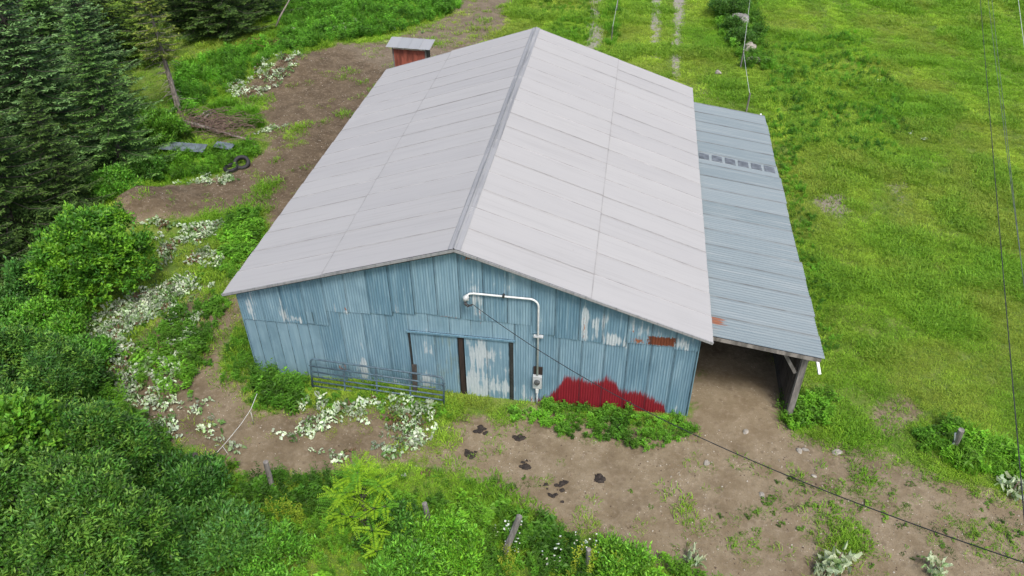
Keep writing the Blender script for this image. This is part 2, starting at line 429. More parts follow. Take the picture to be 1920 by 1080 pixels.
# ------------------------------------------------------------------ ground sheet with its trodden areas
PATH = [(442, 562), (402, 645), (374, 700), (372, 780), (425, 850), (470, 902), (640, 887), (700, 862), (560, 834), (480, 800), (447, 735), (412, 722), (428, 660), (448, 600)]
DIRT = [  # (pixel outline, dirt 0..1, darkness 0..1, gravel)
    ([(840, 745), (960, 762), (1290, 790), (1318, 650), (1470, 640), (1462, 800), (1560, 815), (1650, 850), (1720, 885), (1925, 930), (2300, 1010), (2300, 1300), (1290, 1085),
      (1180, 1045), (1000, 955), (820, 915), (640, 885), (470, 900), (430, 850), (375, 780), (370, 700), (440, 565), (462, 640), (440, 730), (470, 790), (560, 830), (700, 860), (830, 845)], 1.0, 0.12, 0),
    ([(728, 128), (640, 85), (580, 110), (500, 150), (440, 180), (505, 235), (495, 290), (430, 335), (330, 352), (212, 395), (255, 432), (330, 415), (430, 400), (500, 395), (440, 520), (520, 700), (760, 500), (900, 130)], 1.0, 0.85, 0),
    ([(270, 440), (420, 430), (360, 560), (240, 660), (160, 700), (230, 780), (380, 860), (430, 840), (370, 720), (430, 580), (400, 540), (420, 470), (380, 430)], 0.95, 0.7, 0),
    (PATH, 1.0, 0.3, 0),
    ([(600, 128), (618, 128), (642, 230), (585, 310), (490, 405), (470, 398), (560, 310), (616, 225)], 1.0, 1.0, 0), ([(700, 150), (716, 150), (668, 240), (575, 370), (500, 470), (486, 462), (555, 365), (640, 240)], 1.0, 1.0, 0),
    ([(480, 790), (600, 760), (830, 770), (820, 850), (700, 870), (560, 850)], 0.8, 0.5, 0),
    ([(640, 88), (720, 78), (850, 20), (880, -40), (965, -40), (970, 60), (880, 100), (728, 135)], 0.85, 0.55, 0.1),
    ([(1219, -60), (1243, -60), (1240, 110), (1222, 110)], .82, 0.2, .92),
    ([(1264, -60), (1290, -60), (1276, 150), (1258, 150)], .82, 0.2, .92),
    ([(1110, -60), (1139, -60), (1132, 95), (1100, 95)], .82, 0.3, 0.9),
    ([(1540, 360), (1600, 370), (1615, 400), (1550, 410)], 0.85, 0.0, 0.5),
    ([(1680, 310), (1705, 320), (1700, 415), (1675, 410)], 0.85, 0.0, 0.6),
    ([(1640, 780), (1720, 750), (1760, 770), (1680, 830), (1640, 830)], 0.85, 0.05, 0),
    ([(1450, 250), (1480, 255), (1475, 275), (1450, 270)], 0.6, 0.3, 0),
    ([(1500, 440), (1530, 445), (1530, 465), (1505, 465)], 0.55, 0.3, 0),
    ([(1530, 705), (1560, 715), (1560, 745), (1530, 740)], 0.6, 0.3, 0),
    ([(330, 200), (420, 205), (470, 260), (440, 275), (330, 270)], 0.50, 0.7, 0),
    ([(1290, 150), (1330, 160), (1390, 190), (1300, 190)], 0.45, 0.1, 0.1),
]
GREEN = [  # turf that has come back over the soil
    ([(600, 880), (760, 870), (960, 905), (990, 930), (900, 930), (760, 905), (620, 905)], 0.2), ([(985, 880), (1040, 870), (1050, 900), (1000, 905)], 0.48),
    ([(1080, 945), (1190, 950), (1220, 985), (1110, 970)], 0.46), ([(1260, 940), (1325, 945), (1330, 975), (1270, 975)], 0.46), ([(1320, 1010), (1470, 1010), (1480, 1035), (1340, 1030)], 0.46),
    ([(1490, 950), (1600, 965), (1610, 985), (1500, 975)], 0.46), ([(1560, 1000), (1660, 1010), (1650, 1060), (1520, 1040)], 0.35), ([(1600, 870), (1660, 890), (1650, 930), (1590, 900)], 0.42),
    ([(1760, 940), (1830, 990), (1925, 1010), (1925, 1050), (1800, 1010)], 0.46), ([(860, 745), (960, 765), (955, 790), (850, 775)], 0.42), ([(820, 770), (860, 780), (840, 850), (800, 840)], 0.3),
    ([(430, 415), (490, 395), (500, 430), (440, 530), (405, 520)], 0.1), ([(480, 180), (520, 180), (515, 205), (480, 200)], 0.35), ([(530, 250), (570, 230), (575, 270), (540, 290)], 0.5), ([(480, 360), (520, 330), (520, 380), (480, 390)], 0.45),
    ([(430, 600), (470, 650), (440, 730), (405, 725)], 0.15), ([(1300, 640), (1330, 650), (1320, 780), (1295, 790)], 0.3),
]
def axis(a, b, st, far):
    core = np.arange(a, b + 1e-6, st)
    g = []
    s = st; v = 0
    while v < far: s *= 1.35; v += s; g.append(v)
    g = np.array(g)
    return np.concatenate([a - g[::-1], core, b + g])
gx = axis(-42, 34, 0.25, 900); gy = axis(-14, 46, 0.25, 900)
GX, GY = np.meshgrid(gx, gy)
md = np.zeros_like(GX); mk = np.zeros_like(GX); mg = np.zeros_like(GX)
for i, (pl, a, k, gr) in enumerate(DIRT):
    if gr >= .9: continue
    q = inside(poly(pl), GX, GY, 0.75 if k < 1 else .2, i)
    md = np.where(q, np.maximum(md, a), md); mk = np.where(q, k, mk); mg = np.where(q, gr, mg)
und = (np.abs(GX - 2) < 7.4) & (GY > 0.3) & (GY < 15.5)
md = np.where(und, 1.0, md); mk = np.where(und & (mk == 0), 0.3, mk)
for i, (pl, a) in enumerate(GREEN):
    q = inside(poly(pl), GX, GY, 0.45, 60 + i)
    md = np.where(q, np.minimum(md, a), md)
def blur(A, n):
    for _ in range(n):
        B = np.pad(A, 1, mode='edge')
        A = (B[1:-1, 1:-1] * 2 + B[:-2, 1:-1] + B[2:, 1:-1] + B[1:-1, :-2] + B[1:-1, 2:]) / 6
    return A
md = blur(md, 4); mk = blur(mk, 3); mg = blur(mg, 1)
for i, (pl, a, k, gr) in enumerate(DIRT):
    if gr >= .9:
        q = inside(poly(pl), GX, GY, 0.15, i); md = np.where(q, np.maximum(md, a), md); mk = np.where(q, k, mk); mg = np.where(q, gr, mg)
md = blur(md, 1)
far = np.clip(np.maximum(np.maximum(-40 - GX, GX - 32), np.maximum(-13 - GY, GY - 44)) / 6, 0, 1)
GZ = H(GX, GY) * (1 - far)
idx = np.arange(GX.size).reshape(GX.shape)
F = np.stack([idx[:-1, :-1], idx[:-1, 1:], idx[1:, 1:], idx[1:, :-1]], -1).reshape(-1, 4)
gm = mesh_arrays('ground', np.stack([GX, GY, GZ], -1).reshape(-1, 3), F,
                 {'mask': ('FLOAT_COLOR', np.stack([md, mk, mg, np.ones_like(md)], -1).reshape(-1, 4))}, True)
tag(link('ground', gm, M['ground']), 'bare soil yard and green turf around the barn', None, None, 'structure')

def dirt_at(x, y):
    i = np.clip(np.searchsorted(gx, x), 1, len(gx) - 1); j = np.clip(np.searchsorted(gy, y), 1, len(gy) - 1)
    return md[j, i]
def hz(x, y): return float(H(x, y))

# ------------------------------------------------------------------ the barn
W2, L, HR, HER, HEL = 6.5, 16.13, 5.33, 3.13, 3.26
SR, SL = (HR - HER) / W2, (HR - HEL) / W2
OV, OVF = 0.30, 0.27
def zroof(x): return HR - (SR * x if x > 0 else -SL * x)
barn = tag(empty('barn'), 'weathered blue corrugated metal barn with pale grey gable roof and open lean-to', 'barn')

def corrugated(P0, U, V, N, wid, lens, waves, amp, per=4, lift=0.0, jag=0.0, seed=0, sheetcol=None, rows=1, lap=0.0):
    """one corrugated sheet: columns run along U, ribs along V"""
    R = random.Random(seed)
    n = waves * per
    if lap: rows = 2
    P0, U, V, N = map(np.array, (P0, U, V, N))
    vs_, ed = [], []
    for j in range(n + 1):
        f = j / n
        w = amp * math.cos(2 * math.pi * waves * f)
        ln = lens(f) if callable(lens) else lens
        for r_ in range(rows + 1):
            g = r_ / rows if not lap else (0, 1 - lap / ln, 1)[r_]
            b = P0 + U * wid * f + V * (ln * g - (jag * R.random() if r_ == 0 else 0)) + N * (w + lift * f + 0.004 * math.sin(7 * f + 5 * g + seed))
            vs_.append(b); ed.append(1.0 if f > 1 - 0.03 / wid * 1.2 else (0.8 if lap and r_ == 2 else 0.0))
    k = rows + 1
    F = np.array([(j * k + r_, (j + 1) * k + r_, (j + 1) * k + r_ + 1, j * k + r_ + 1) for j in range(n) for r_ in range(rows)])
    at = {'edge': ('FLOAT', ed)}
    if sheetcol is not None: at['sheet'] = ('FLOAT_COLOR', np.tile((*sheetcol, 1), (len(vs_), 1)))
    return mesh_arrays('sheet', vs_, F, at, True)

# framing behind the sheets
front = MB(); yb = 0.06
def gable(y0, y1, mbx, zlo=-0.25):
    pr = [(-W2, zlo), (W2, zlo), (W2, HER - 0.06), (0, HR - 0.06), (-W2, HEL - 0.06)]
    mbx.add([(x, y0, z) for x, z in pr] + [(x, y1, z) for x, z in pr], [(4, 3, 2, 1, 0), (5, 6, 7, 8, 9)] + [(i, (i + 1) % 5, 5 + (i + 1) % 5, 5 + i) for i in range(5)])
gable(yb, yb + 0.1, front)
front_wall = front.build('front_wall', M['dark_inside'], barn)
b2 = MB(); gable(L - 0.12, L - 0.02, b2); back_wall = b2.build('back_wall', M['dark_inside'], barn)
back_sheet = corrugated((W2, L, -0.2), (-1, 0, 0), (0, 0, 1), (0, 1, 0), 2 * W2, lambda f: zroof(W2 - 2 * W2 * f) + 0.15, 180, 0.008, 2, sheetcol=(.5, .2, .2))
link('sheeting', back_sheet, M['side_wall_metal'], back_wall)
for sx, hh, nm in ((-1, HEL, 'left_wall'), (1, HER, 'right_wall')):
    w = MB().box(min(sx * (W2 - 0.1), sx * (W2 - 0.02)), max(sx * (W2 - 0.1), sx * (W2 - 0.02)), 0.17, L - 0.13, -0.25, hh - 0.1).build(nm, M['dark_inside'], barn)
    nsh = 20; wd = L / nsh
    for k in range(nsh):
        P0 = (sx * W2, L - k * wd, -0.2) if sx < 0 else (sx * W2, k * wd, -0.2)
        m = corrugated(P0, (0, -1, 0) if sx < 0 else (0, 1, 0), (0, 0, 1), (sx, 0, 0), wd + 0.03, hh + 0.12, 10, 0.008, 2, 0.006, seed=k)
        link('wall_sheet', m, M['side_wall_metal'], w)

# front wall: sheets 0.65 m wide, upper course lapped over the lower one
SW = 0.65
up_bot = [2.14, 2.14, 2.16, 2.18, 2.72, 2.76, 2.80, 2.90, 2.96, 2.92, 2.88, 2.90, 2.88, 2.60, 2.52, 2.50, 2.44, 2.58, 2.58, 2.50]
for k in range(20):
    x0 = -W2 + k * SW
    if k == 3: x0 += 0.0
    zb = up_bot[k]
    sc = (random.random(), random.uniform(0, .35), random.random() ** 2 * (0.95 if k in (6, 8, 9, 14) else 0.4))
    if k in (15, 16): sc = (.2, .6, .3)
    if k in (0, 1): sc = (.55, .45, .2)
    xe = min(x0 + SW + 0.03, W2)
    m = corrugated((x0, -0.034, zb), (1, 0, 0), (0, 0, 1), (0, -1, 0), xe - x0, lambda f: zroof(x0 + (xe - x0) * f) - 0.045 - zb, 9, 0.012, 4,
                   lift=random.uniform(0.004, 0.014) + (0.016 if k in (6, 7, 8, 9) else 0), jag=0.02, seed=k, sheetcol=sc)
    link('wall_sheet', m, M['blue_sheet_paint'], front_wall)
# small patch sheet at the step in the upper course
m = corrugated((-4.50, -0.050, 2.2), (1, 0, 0), (0, 0, 1), (0, -1, 0), 0.20, 0.44, 2, 0.004, 4, 0.004, 0, 3, (1.0, .3, 0))
link('patch_sheet', m, M['blue_sheet_paint'], front_wall)
# lower course, left: smoother ribbed sheets
for k in range(7):
    x0 = -W2 + 0.02 + k * 0.325
    V_, F_ = [], []
    for f, d in ((0, .026), (.05, .026), (.07, 0), (.5, 0.002), (.87, 0), (.875, .001), (1.0, .001)):
        x = x0 + 0.33 * f; V_ += [(x, -0.006 - d, -0.25), (x, -0.006 - d, 2.3 if k < 6 else 2.25)]
    F_ = [(2 * i, 2 * i + 2, 2 * i + 3, 2 * i + 1) for i in range(6)]
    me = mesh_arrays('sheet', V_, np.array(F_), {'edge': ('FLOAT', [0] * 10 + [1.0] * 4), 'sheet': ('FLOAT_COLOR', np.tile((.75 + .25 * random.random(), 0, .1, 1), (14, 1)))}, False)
    link('ribbed_wall_sheet', me, M['blue_sheet_paint'], front_wall)
# lower course, corrugated
lows = [(-4.22 + 0.675 * i, 0.675) for i in range(4)] + [(1.47 + 0.63 * i, 0.63) for i in range(8)]
for k, (x0, wd) in enumerate(lows):
    xe = min(x0 + wd + 0.03, W2, -1.52 if x0 < 0 else 99)
    m = corrugated((x0, -0.008, -0.25), (1, 0, 0), (0, 0, 1), (0, -1, 0), xe - x0, 3.25 if k < 4 else 3.2 if k < 6 else 2.85, 9, 0.013, 4,
                   lift=random.uniform(0.003, 0.010), seed=40 + k, sheetcol=(random.uniform(0.2, 0.8), random.uniform(0, .22), random.random() * .3))
    link('wall_sheet', m, M['blue_sheet_paint'], front_wall)
# header sheets above the doors
for k in range(5):
    x0 = -1.56 + k * 0.61
    m = corrugated((x0, -0.012, 2.27), (1, 0, 0), (0, 0, 1), (0, -1, 0), 0.63, 0.80, 8, 0.006, 4, 0.004, seed=60 + k, sheetcol=(.8, .05, .1))
    link('header_sheet', m, M['blue_sheet_paint'], front_wall)
MB().box(-1.60, 1.52, -0.075, -0.035, 2.22, 2.275).build('door_track', M['blue_sheet_paint'], barn)
link('corner_trim', MB().box(W2 - 0.005, W2 + 0.02, -0.05, 0.14, -0.25, HER - 0.12).build('corner_trim', M['side_wall_metal'], barn).data.copy(), None, barn, (-2 * W2 - 0.015, 0, 0.0))

# sliding doors
for x0, x1, lab, mat in ((-1.50, -0.13, 'faded blue door leaf beside the gate', 'blue_sheet_paint'), (0.06, 1.35, 'door leaf with its paint worn to white', 'door_sheet_paint')):
    dm = MB(); dm.box(x0, x1, 0.005, 0.035, -0.16, 2.24)
    d = dm.build('sliding_door', M['dark_brown_wood'], barn); d['label'] = lab
    n = 2; w = (x1 - x0) / n
    for i in range(n):
        if mat == 'door_sheet_paint':
            for r_, (za, zc) in enumerate(((-0.17, 0.72), (0.70, 1.5), (1.48, 2.24))):
                m = corrugated((x0 + i * w, -0.006 - 0.004 * r_, za), (1, 0, 0), (0, 0, 1), (0, -1, 0), w + (0.02 if i == 0 else 0), zc - za, 8, 0.0045, 4, 0.003, seed=80 + i + 7 * r_,
                               sheetcol=(random.uniform(.2, 1), (.62, .12, .34, .05, .42, .2)[r_ * 2 + i], .2))
                link('door_sheet', m, M[mat], d)
        else:
            m = corrugated((x0 + i * w, -0.006, -0.17), (1, 0, 0), (0, 0, 1), (0, -1, 0), w + (0.02 if i == 0 else 0), 2.41, 9, 0.009, 4, 0.003, seed=80 + i, sheetcol=(.5, .2, .75 if i else .3))
            link('door_sheet', m, M[mat], d)
MB().box(-0.105, 0.02, -0.025, 0.02, -0.2, 2.26).build('door_gap_shade', M['dark_brown_wood'], barn)  # dark strip standing in for the shaded gap between the leaves
MB().box(1.372, 1.462, -0.030, 0.03, -0.2, 2.24).build('door_jamb', M['dark_steel'], barn)
MB().box(-1.56, -1.515, -0.04, 0.03, -0.2, 2.24).build('door_jamb', M['dark_steel'], barn)

# main roof: deck, then sheets in two courses on either slope
deck = MB()
for s, sl_ in ((1, SR), (-1, SL)):
    xo = s * (W2 + OV - 0.04)
    a = [(0.0, HR - 0.03), (xo, HR - sl_ * abs(xo) - 0.03), (xo, HR - sl_ * abs(xo) - 0.11), (0.0, HR - 0.12)]
    V_ = [(x, -OVF + 0.05, z) for x, z in a] + [(x, L + 0.25, z) for x, z in a]
    deck.add(V_, [(0, 1, 2, 3), (7, 6, 5, 4), (0, 4, 5, 1), (1, 5, 6, 2), (2, 6, 7, 3), (3, 7, 4, 0)])
roof = deck.build('roof', M['dark_wood'], barn)
NS = 16; RW = (L + 0.3 + OVF) / NS
for s, sl_, zc in ((1, SR, HER), (-1, SL, HEL)):
    nrm = np.array([s * sl_, 0, 1.0]); nrm /= np.linalg.norm(nrm)
    dirv = np.array([s, 0, -sl_]); dirv /= np.linalg.norm(dirv)
    tot = math.hypot(1, sl_) * (W2 + OV)
    brk = math.hypot(1, sl_) * (3.46 if s > 0 else 3.62)
    for c_, (a, b, up) in enumerate(((0.03, brk + 0.10, 0.030), (brk, tot, 0.012))):
        variants = []
        for v_ in range(4):
            m = corrugated((0, 0, 0), (0, 1, 0), tuple(dirv), tuple(nrm), RW + 0.035, b - a, 14, 0.010, 2, lift=0.009 + 0.004 * v_, jag=0, seed=v_ + 10 * c_, lap=0.07 if c_ == 0 else 0.0)
            m.materials.append(M['roof_sheet_metal']); variants.append(m)
        base = np.array([0, 0, HR]) + dirv * a + nrm * up
        for k in range(NS):
            o = link('roof_sheet', random.choice(variants), None, roof, (base[0], -OVF + k * RW, base[2] + random.uniform(0, .004)))
            o.rotation_euler = (0, 0, random.uniform(-0.0012, 0.0012))
    # barge trim along the gable and gutterless eave edge
    for y, nm in ((-OVF - 0.012, 'barge_trim'), (L + 0.312, 'barge_trim')):
        e = np.array([0, y, HR - 0.01]); f_ = e + dirv * tot
        MB().beam(e, f_, 0.024, 0.075).build(nm, M['ridge_metal'], roof)
# ridge cap in lapped lengths
for k in range(6):
    y0 = -OVF - 0.02 + k * (L + 0.62) / 6; y1 = y0 + (L + 0.62) / 6 + 0.06; zz = HR + 0.048 + 0.004 * (k % 2)
    prof = [(-0.17, -0.17 * SL + .006), (-0.14, -0.14 * SL + .016), (-0.08, -0.08 * SL + .010), (-0.04, -.010), (0, 0.025), (0.04, -.010), (0.08, -0.08 * SR + .010), (0.14, -0.14 * SR + .016), (0.17, -0.17 * SR + .006)]
    V_ = [(x, y0, zz + z) for x, z in prof] + [(x, y1, zz + z) for x, z in prof]
    n = len(prof)
    me = mesh_arrays('ridge_cap', V_, np.array([(i, i + 1, n + i + 1, n + i) for i in range(n - 1)]), {'edge': ('FLOAT', np.zeros(2 * n))}, False)
    link('ridge_cap', me, M['ridge_metal'], roof)

# lean-to on the right side
LX0, LX1, LZ0, LZ1, LY0, LY1 = W2 + 0.02, 9.76, 2.98, 2.495, 0.10, 15.22
lsl = (LZ0 - LZ1) / (LX1 - LX0)
def zl(x): return LZ0 - lsl * (x - LX0)
lean_roof = MB().beam((LX0, (LY0 + LY1) / 2, zl(LX0) - 0.022), (LX1 - 0.06, (LY0 + LY1) / 2, zl(LX1 - 0.06) - 0.022), LY1 - LY0 - 0.1, 0.022).build('lean_to_roof', M['dark_wood'], barn)
for y in np.linspace(LY0 + 0.12, LY1 - 0.12, 9):
    MB().beam((LX0, y, zl(LX0) - 0.10), (LX1 - 0.12, y, zl(LX1 - 0.12) - 0.10), 0.05, 0.13).build('rafter', M['dark_wood'], lean_roof)
nL = 17; wL = (LY1 - LY0) / nL
dirv = np.array([1, 0, -lsl]); dirv /= np.linalg.norm(dirv); nrm = np.array([lsl, 0, 1]); nrm /= np.linalg.norm(nrm)
lvar = []
for v_ in range(4):
    m = corrugated((0, 0, 0), (0, 1, 0), tuple(dirv), tuple(nrm), wL + 0.03, (LX1 - LX0) * 1.011 + 0.02 * v_, 8, 0.011, 4, lift=0.008, seed=v_)
    m.materials.append(M['lean_sheet_metal']); lvar.append(m)
for k in range(nL):
    o = link('roof_sheet', random.choice(lvar), None, lean_roof, (LX0, LY0 + k * wL, LZ0 + 0.012 + random.uniform(0, .004)), (0, 0, random.uniform(-.002, .002)))
simple('skylight', (0.14, 0.155, 0.17), 0.35, 0, 0.4, 5, bump=0)
for k in range(6):
    x0 = 6.86 + k * 0.485
    mb = MB(); ya, yc = 10.25, 10.68
    a = [np.array((x, y, zl(x) + 0.034)) for x, y in ((x0, ya), (x0 + 0.37, ya - .03), (x0 + 0.37, yc - .03), (x0, yc))]
    mb.add(a + [p - np.array((0, 0, .012)) for p in a], [(0, 1, 2, 3), (7, 6, 5, 4), (0, 4, 5, 1), (1, 5, 6, 2), (2, 6, 7, 3), (3, 7, 4, 0)])
    mb.build('skylight_pane', M['skylight'], lean_roof)
MB().beam((LX0, LY0 + 0.03, zl(LX0) - 0.075), (LX1 - 0.05, LY0 + 0.03, zl(LX1 - .05) - 0.075), 0.04, 0.11).build('fascia_board', M['grey_wood'], lean_roof)
MB().beam((9.40, LY0 + .1, 2.36), (9.40, LY1 - .1, 2.36), 0.12, 0.10).build('eave_beam', M['grey_wood'], barn)
MB().beam((9.62, 0.20, 2.43), (9.70, -0.12, 2.16), 0.07, 0.05).build('white_board_end', M['white_paint'], lean_roof)
MB().beam((9.62, 15.1, 2.40), (9.66, 15.42, 2.52), 0.07, 0.05).build('white_board_end', M['white_paint'], lean_roof)
py_ = [0.42, 4.1, 7.8, 11.5, 15.0]
for i, y in enumerate(py_):
    MB().beam((9.38, y - 0.05, hz(9.38, y) - 0.3), (9.40, y, 2.32), 0.17, 0.15, (0, 1, 0)).build('lean_to_post', M['grey_wood'], barn, bevel=0.012)
MB().beam((9.36, 0.62, 1.5), (9.36, 1.5, 2.28), 0.09, 0.05, (1, 0, 0)).build('knee_brace', M['grey_wood'], barn)
MB().beam((9.26, 0.46, 1.62), (8.75, 0.46, 2.45), 0.09, 0.05, (0, 1, 0)).build('knee_brace', M['grey_wood'], barn)
lean_wall = MB().box(9.285, 9.345, py_[0] + .2, py_[-1] - .1, 1.05, 1.17).build('lean_to_wall', M['dark_wood'], barn)
for y in py_[:-1]: MB().box(9.287, 9.343, y + 0.1, y + 0.18, -0.1, 2.28).build('stud', M['dark_wood'], lean_wall)
for bay in range(4):
    for r_ in range(9):
        y0 = py_[bay] + 0.09; y1 = py_[bay + 1] - 0.09; z0 = 0.02 + r_ * 0.25
        dx = random.uniform(-.006, .006)
        MB().box(9.25 + dx, 9.282 + dx, y0 + random.uniform(0, .04), y1, z0, z0 + 0.235 + random.uniform(-.01, .008)).build('plank', M['dark_wood'], lean_wall)

# electric service on the front wall: conduit, meter, weatherhead (one fixed run)
service = tag(empty('electric_service', (2.17, -0.05, 0)), 'white conduit with grey meter box bending across the blue gable wall', 'conduit')
def svc(mb, name, mat, **k):
    o = mb.build(name, M[mat], service, **k); o.matrix_parent_inverse = service.matrix_basis.inverted() if False else Matrix.Translation((-2.17, 0.05, 0)); return o
pts = [(2.17, -0.11, 1.10), (2.17, -0.11, 3.60)]
for k in range(1, 9):
    a = k / 8 * math.pi / 2
    pts.append((2.17 - 0.24 * (1 - math.cos(a)), -0.11, 3.60 + 0.24 * math.sin(a)))
pts += [(0.42, -0.11, 3.86)]
for k in range(1, 6):
    a = k / 5 * math.pi * 0.75
    pts.append((0.42 - 0.12 * math.sin(a) - 0.06, -0.11 - 0.06 * (k / 5), 3.86 - 0.12 * (1 - math.cos(a))))
svc(MB().tube(pts, 0.028, 10), 'conduit_pipe', 'white_paint', smooth=True)
svc(MB().tube([(0.27, -0.15, 3.80), (0.21, -0.19, 3.74), (0.19, -0.21, 3.66)], [0.06, 0.085, 0.05], 10), 'weatherhead', 'meter_grey', smooth=True)
svc(MB().box(2.04, 2.30, -0.155, -0.05, 0.60, 1.08), 'meter_box', 'meter_grey', bevel=0.012)
cyl = MB(); n = 20
ring = [(2.17 + 0.085 * math.cos(2 * math.pi * i / n), 0.88 + 0.085 * math.sin(2 * math.pi * i / n)) for i in range(n)]
r2 = [(2.17 + 0.065 * math.cos(2 * math.pi * i / n), 0.88 + 0.065 * math.sin(2 * math.pi * i / n)) for i in range(n)]
cyl.add([(x, -0.15, z) for x, z in ring] + [(x, -0.20, z) for x, z in ring] + [(x, -0.24, z) for x, z in r2],
        [(i, (i + 1) % n, n + (i + 1) % n, n + i) for i in range(n)] + [(n + i, n + (i + 1) % n, 2 * n + (i + 1) % n, 2 * n + i) for i in range(n)] + [tuple(2 * n + i for i in range(n))])
svc(cyl, 'meter_dial', 'glass_meter')
svc(MB().box(2.05, 2.31, -0.075, -0.045, 1.10, 1.38), 'backing_board', 'dark_brown_wood')
svc(MB().box(2.13, 2.21, -0.16, -0.08, 0.42, 0.597), 'hub_fitting', 'white_paint', bevel=0.008)
svc(MB().tube([(2.17, -0.11, -0.15), (2.17, -0.11, 0.42)], 0.022, 8), 'ground_pipe', 'meter_grey', smooth=True)
svc(MB().box(2.05, 2.31, -0.155, -0.05, 2.54, 2.575), 'pipe_strap', 'meter_grey')
svc(MB().box(1.2, 1.26, -0.155, -0.05, 3.82, 3.90), 'pipe_strap', 'dark_steel')
for k in range(5):
    a = random.uniform(0, 6.28)
    q = [(0.20, -0.21, 3.68), (0.24 + .08 * math.cos(a), -0.28 + .04 * math.sin(a), 3.58 + .05 * math.sin(a * 2)), (0.33 + .05 * math.sin(a), -0.26, 3.53 + .04 * math.cos(a)), (0.40, -0.22, 3.58)]
    svc(MB().tube(q, 0.014, 6), 'wire_tail', 'wire_black', smooth=True)

def sagged(a, b, sag, n=40):
    a = np.array(a, float); b = np.array(b, float)
    t_ = np.linspace(0, 1, n)[:, None]
    q = a + (b - a) * t_; q[:, 2] -= sag * 4 * (t_ * (1 - t_))[:, 0]
    return [tuple(v) for v in q]
E_ = G(2400, 1205, 8.5)
o = MB().tube(sagged((0.40, -0.22, 3.58), E_, 0.95, 60), 0.0095, 6).build('service_cable', M['wire_black'], smooth=True)
tag(o, 'black service cable sagging from the gable wall down across the yard', 'cable')

# ------------------------------------------------------------------ tubular gate leaning on the wall
gate = tag(empty('tube_gate', (-2.5, -0.45, 0)), 'blue grey tubular metal farm gate leaning on the barn wall', 'gate')
gl = 4.05
def gp(u, v):   # u along, v up the leaning plane
    zb = 0.02 - 0.10 * (u / gl); yb_ = -0.52 - 0.12 * (u / gl)
    return (-4.56 + u - (-2.5), yb_ + 0.24 * v / 1.05 + 0.45, zb + 0.06 + v * 0.97)
R_ = 0.030
q = [gp(0, 0.0), gp(0, 0.85)] + [gp(0.14 * (1 - math.cos(a)), 0.85 + 0.14 * math.sin(a)) for a in np.linspace(0.2, 1.57, 6)] + [gp(gl - 0.14 + 0.14 * math.sin(a), 0.85 + 0.14 * math.cos(a)) for a in np.linspace(0, 1.4, 6)] + [gp(gl, 0.85), gp(gl, 0.0)]
MB().tube(q, R_, 8).build('gate_frame', M['gate_paint'], gate, True)
for v in (0.06, 0.22, 0.38, 0.55, 0.74):
    MB().tube([gp(0.0, v), gp(gl, v)], 0.0245, 6).build('gate_rail', M['gate_paint'], gate, True)
for u in (1.02, 2.02, 3.04):
    MB().beam(gp(u, 0.04), gp(u, 0.98), 0.05, 0.012, (0, 1, 0)).build('gate_stay', M['gate_paint'], gate)
for u, v in ((0, .74), (gl, .8), (gl, .70)):
    MB().tube([gp(u - .06, v), gp(u + .06, v)], 0.014, 6).build('hinge_pin', M['gate_paint'], gate, True)
o = MB().beam((-1.46, -0.30, -0.1), (-1.47, -0.05, 0.98), 0.14, 0.05, (0, 1, 0)).build('leaning_board', M['dark_wood'], bevel=0.006)
tag(o, 'short dark wooden board leaning upright behind the metal gate', 'board')

# ------------------------------------------------------------------ red shed behind the barn
shed = tag(empty('small_shed', (-7.45, 23.0, 0), math.radians(-4)), 'small red wooden shed with grey metal roof behind the barn', 'shed')
sw = MB(); hw, hd, hf, hb = 0.90, 0.34, 1.92, 2.04
sw.add([(-hw, -hd, -.15), (hw, -hd, -.15), (hw, hd, -.15), (-hw, hd, -.15), (-hw, -hd, hf), (hw, -hd, hf), (hw, hd, hb), (-hw, hd, hb)],
       [(0, 3, 2, 1), (4, 5, 6, 7), (0, 1, 5, 4), (1, 2, 6, 5), (2, 3, 7, 6), (3, 0, 4, 7)])
swo = sw.build('wall', M['red_board'], shed)
for i in range(9):
    x = -hw + 0.005 + i * 0.2
    MB().box(x, x + 0.188, -hd - 0.018, -hd + .002, -0.1, hf - .1 + random.uniform(-.01, .01)).build('plank', M['red_board'], swo)
for i in range(6):
    y = -hd + i * 0.113
    MB().box(hw - .002, hw + 0.018, y + .004, y + 0.108, -0.1, hf - 0.02 + i * .02).build('plank', M['dark_wood'], swo)  # right side of the shed: its shade put into a darker board colour
for sx in (-1, 1): MB().box(sx * hw - 0.04, sx * hw + 0.04, -hd - 0.04, -hd - .02, -0.1, hf).build('corner_board', M['grey_wood'], shed)
MB().box(-hw, hw, -hd - 0.045, -hd - .019, hf - 0.1, hf - .03).build('trim_board', M['cardboard'], shed)
for i in range(4):
    x = -hw + 0.12 + i * 0.5
    MB().beam((x, -hd - 0.22, hf + .0), (x, hd + .1, hb + .03), 0.05, 0.07).build('rafter', M['cardboard'], shed)
rs = np.array([0, 2 * hd + .4, (hb - hf) * 1.5]); 
for i in range(4):
    m = corrugated((-1.2 + i * 0.6, -hd - 0.26, hf + 0.05), (1, 0, 0), tuple(rs / np.linalg.norm(rs)), (0, -0.15, 0.99), 0.62, 1.08, 8, 0.008, 2, 0.006, seed=i)
    link('roof_sheet', m, M['shed_roof_metal'], shed)

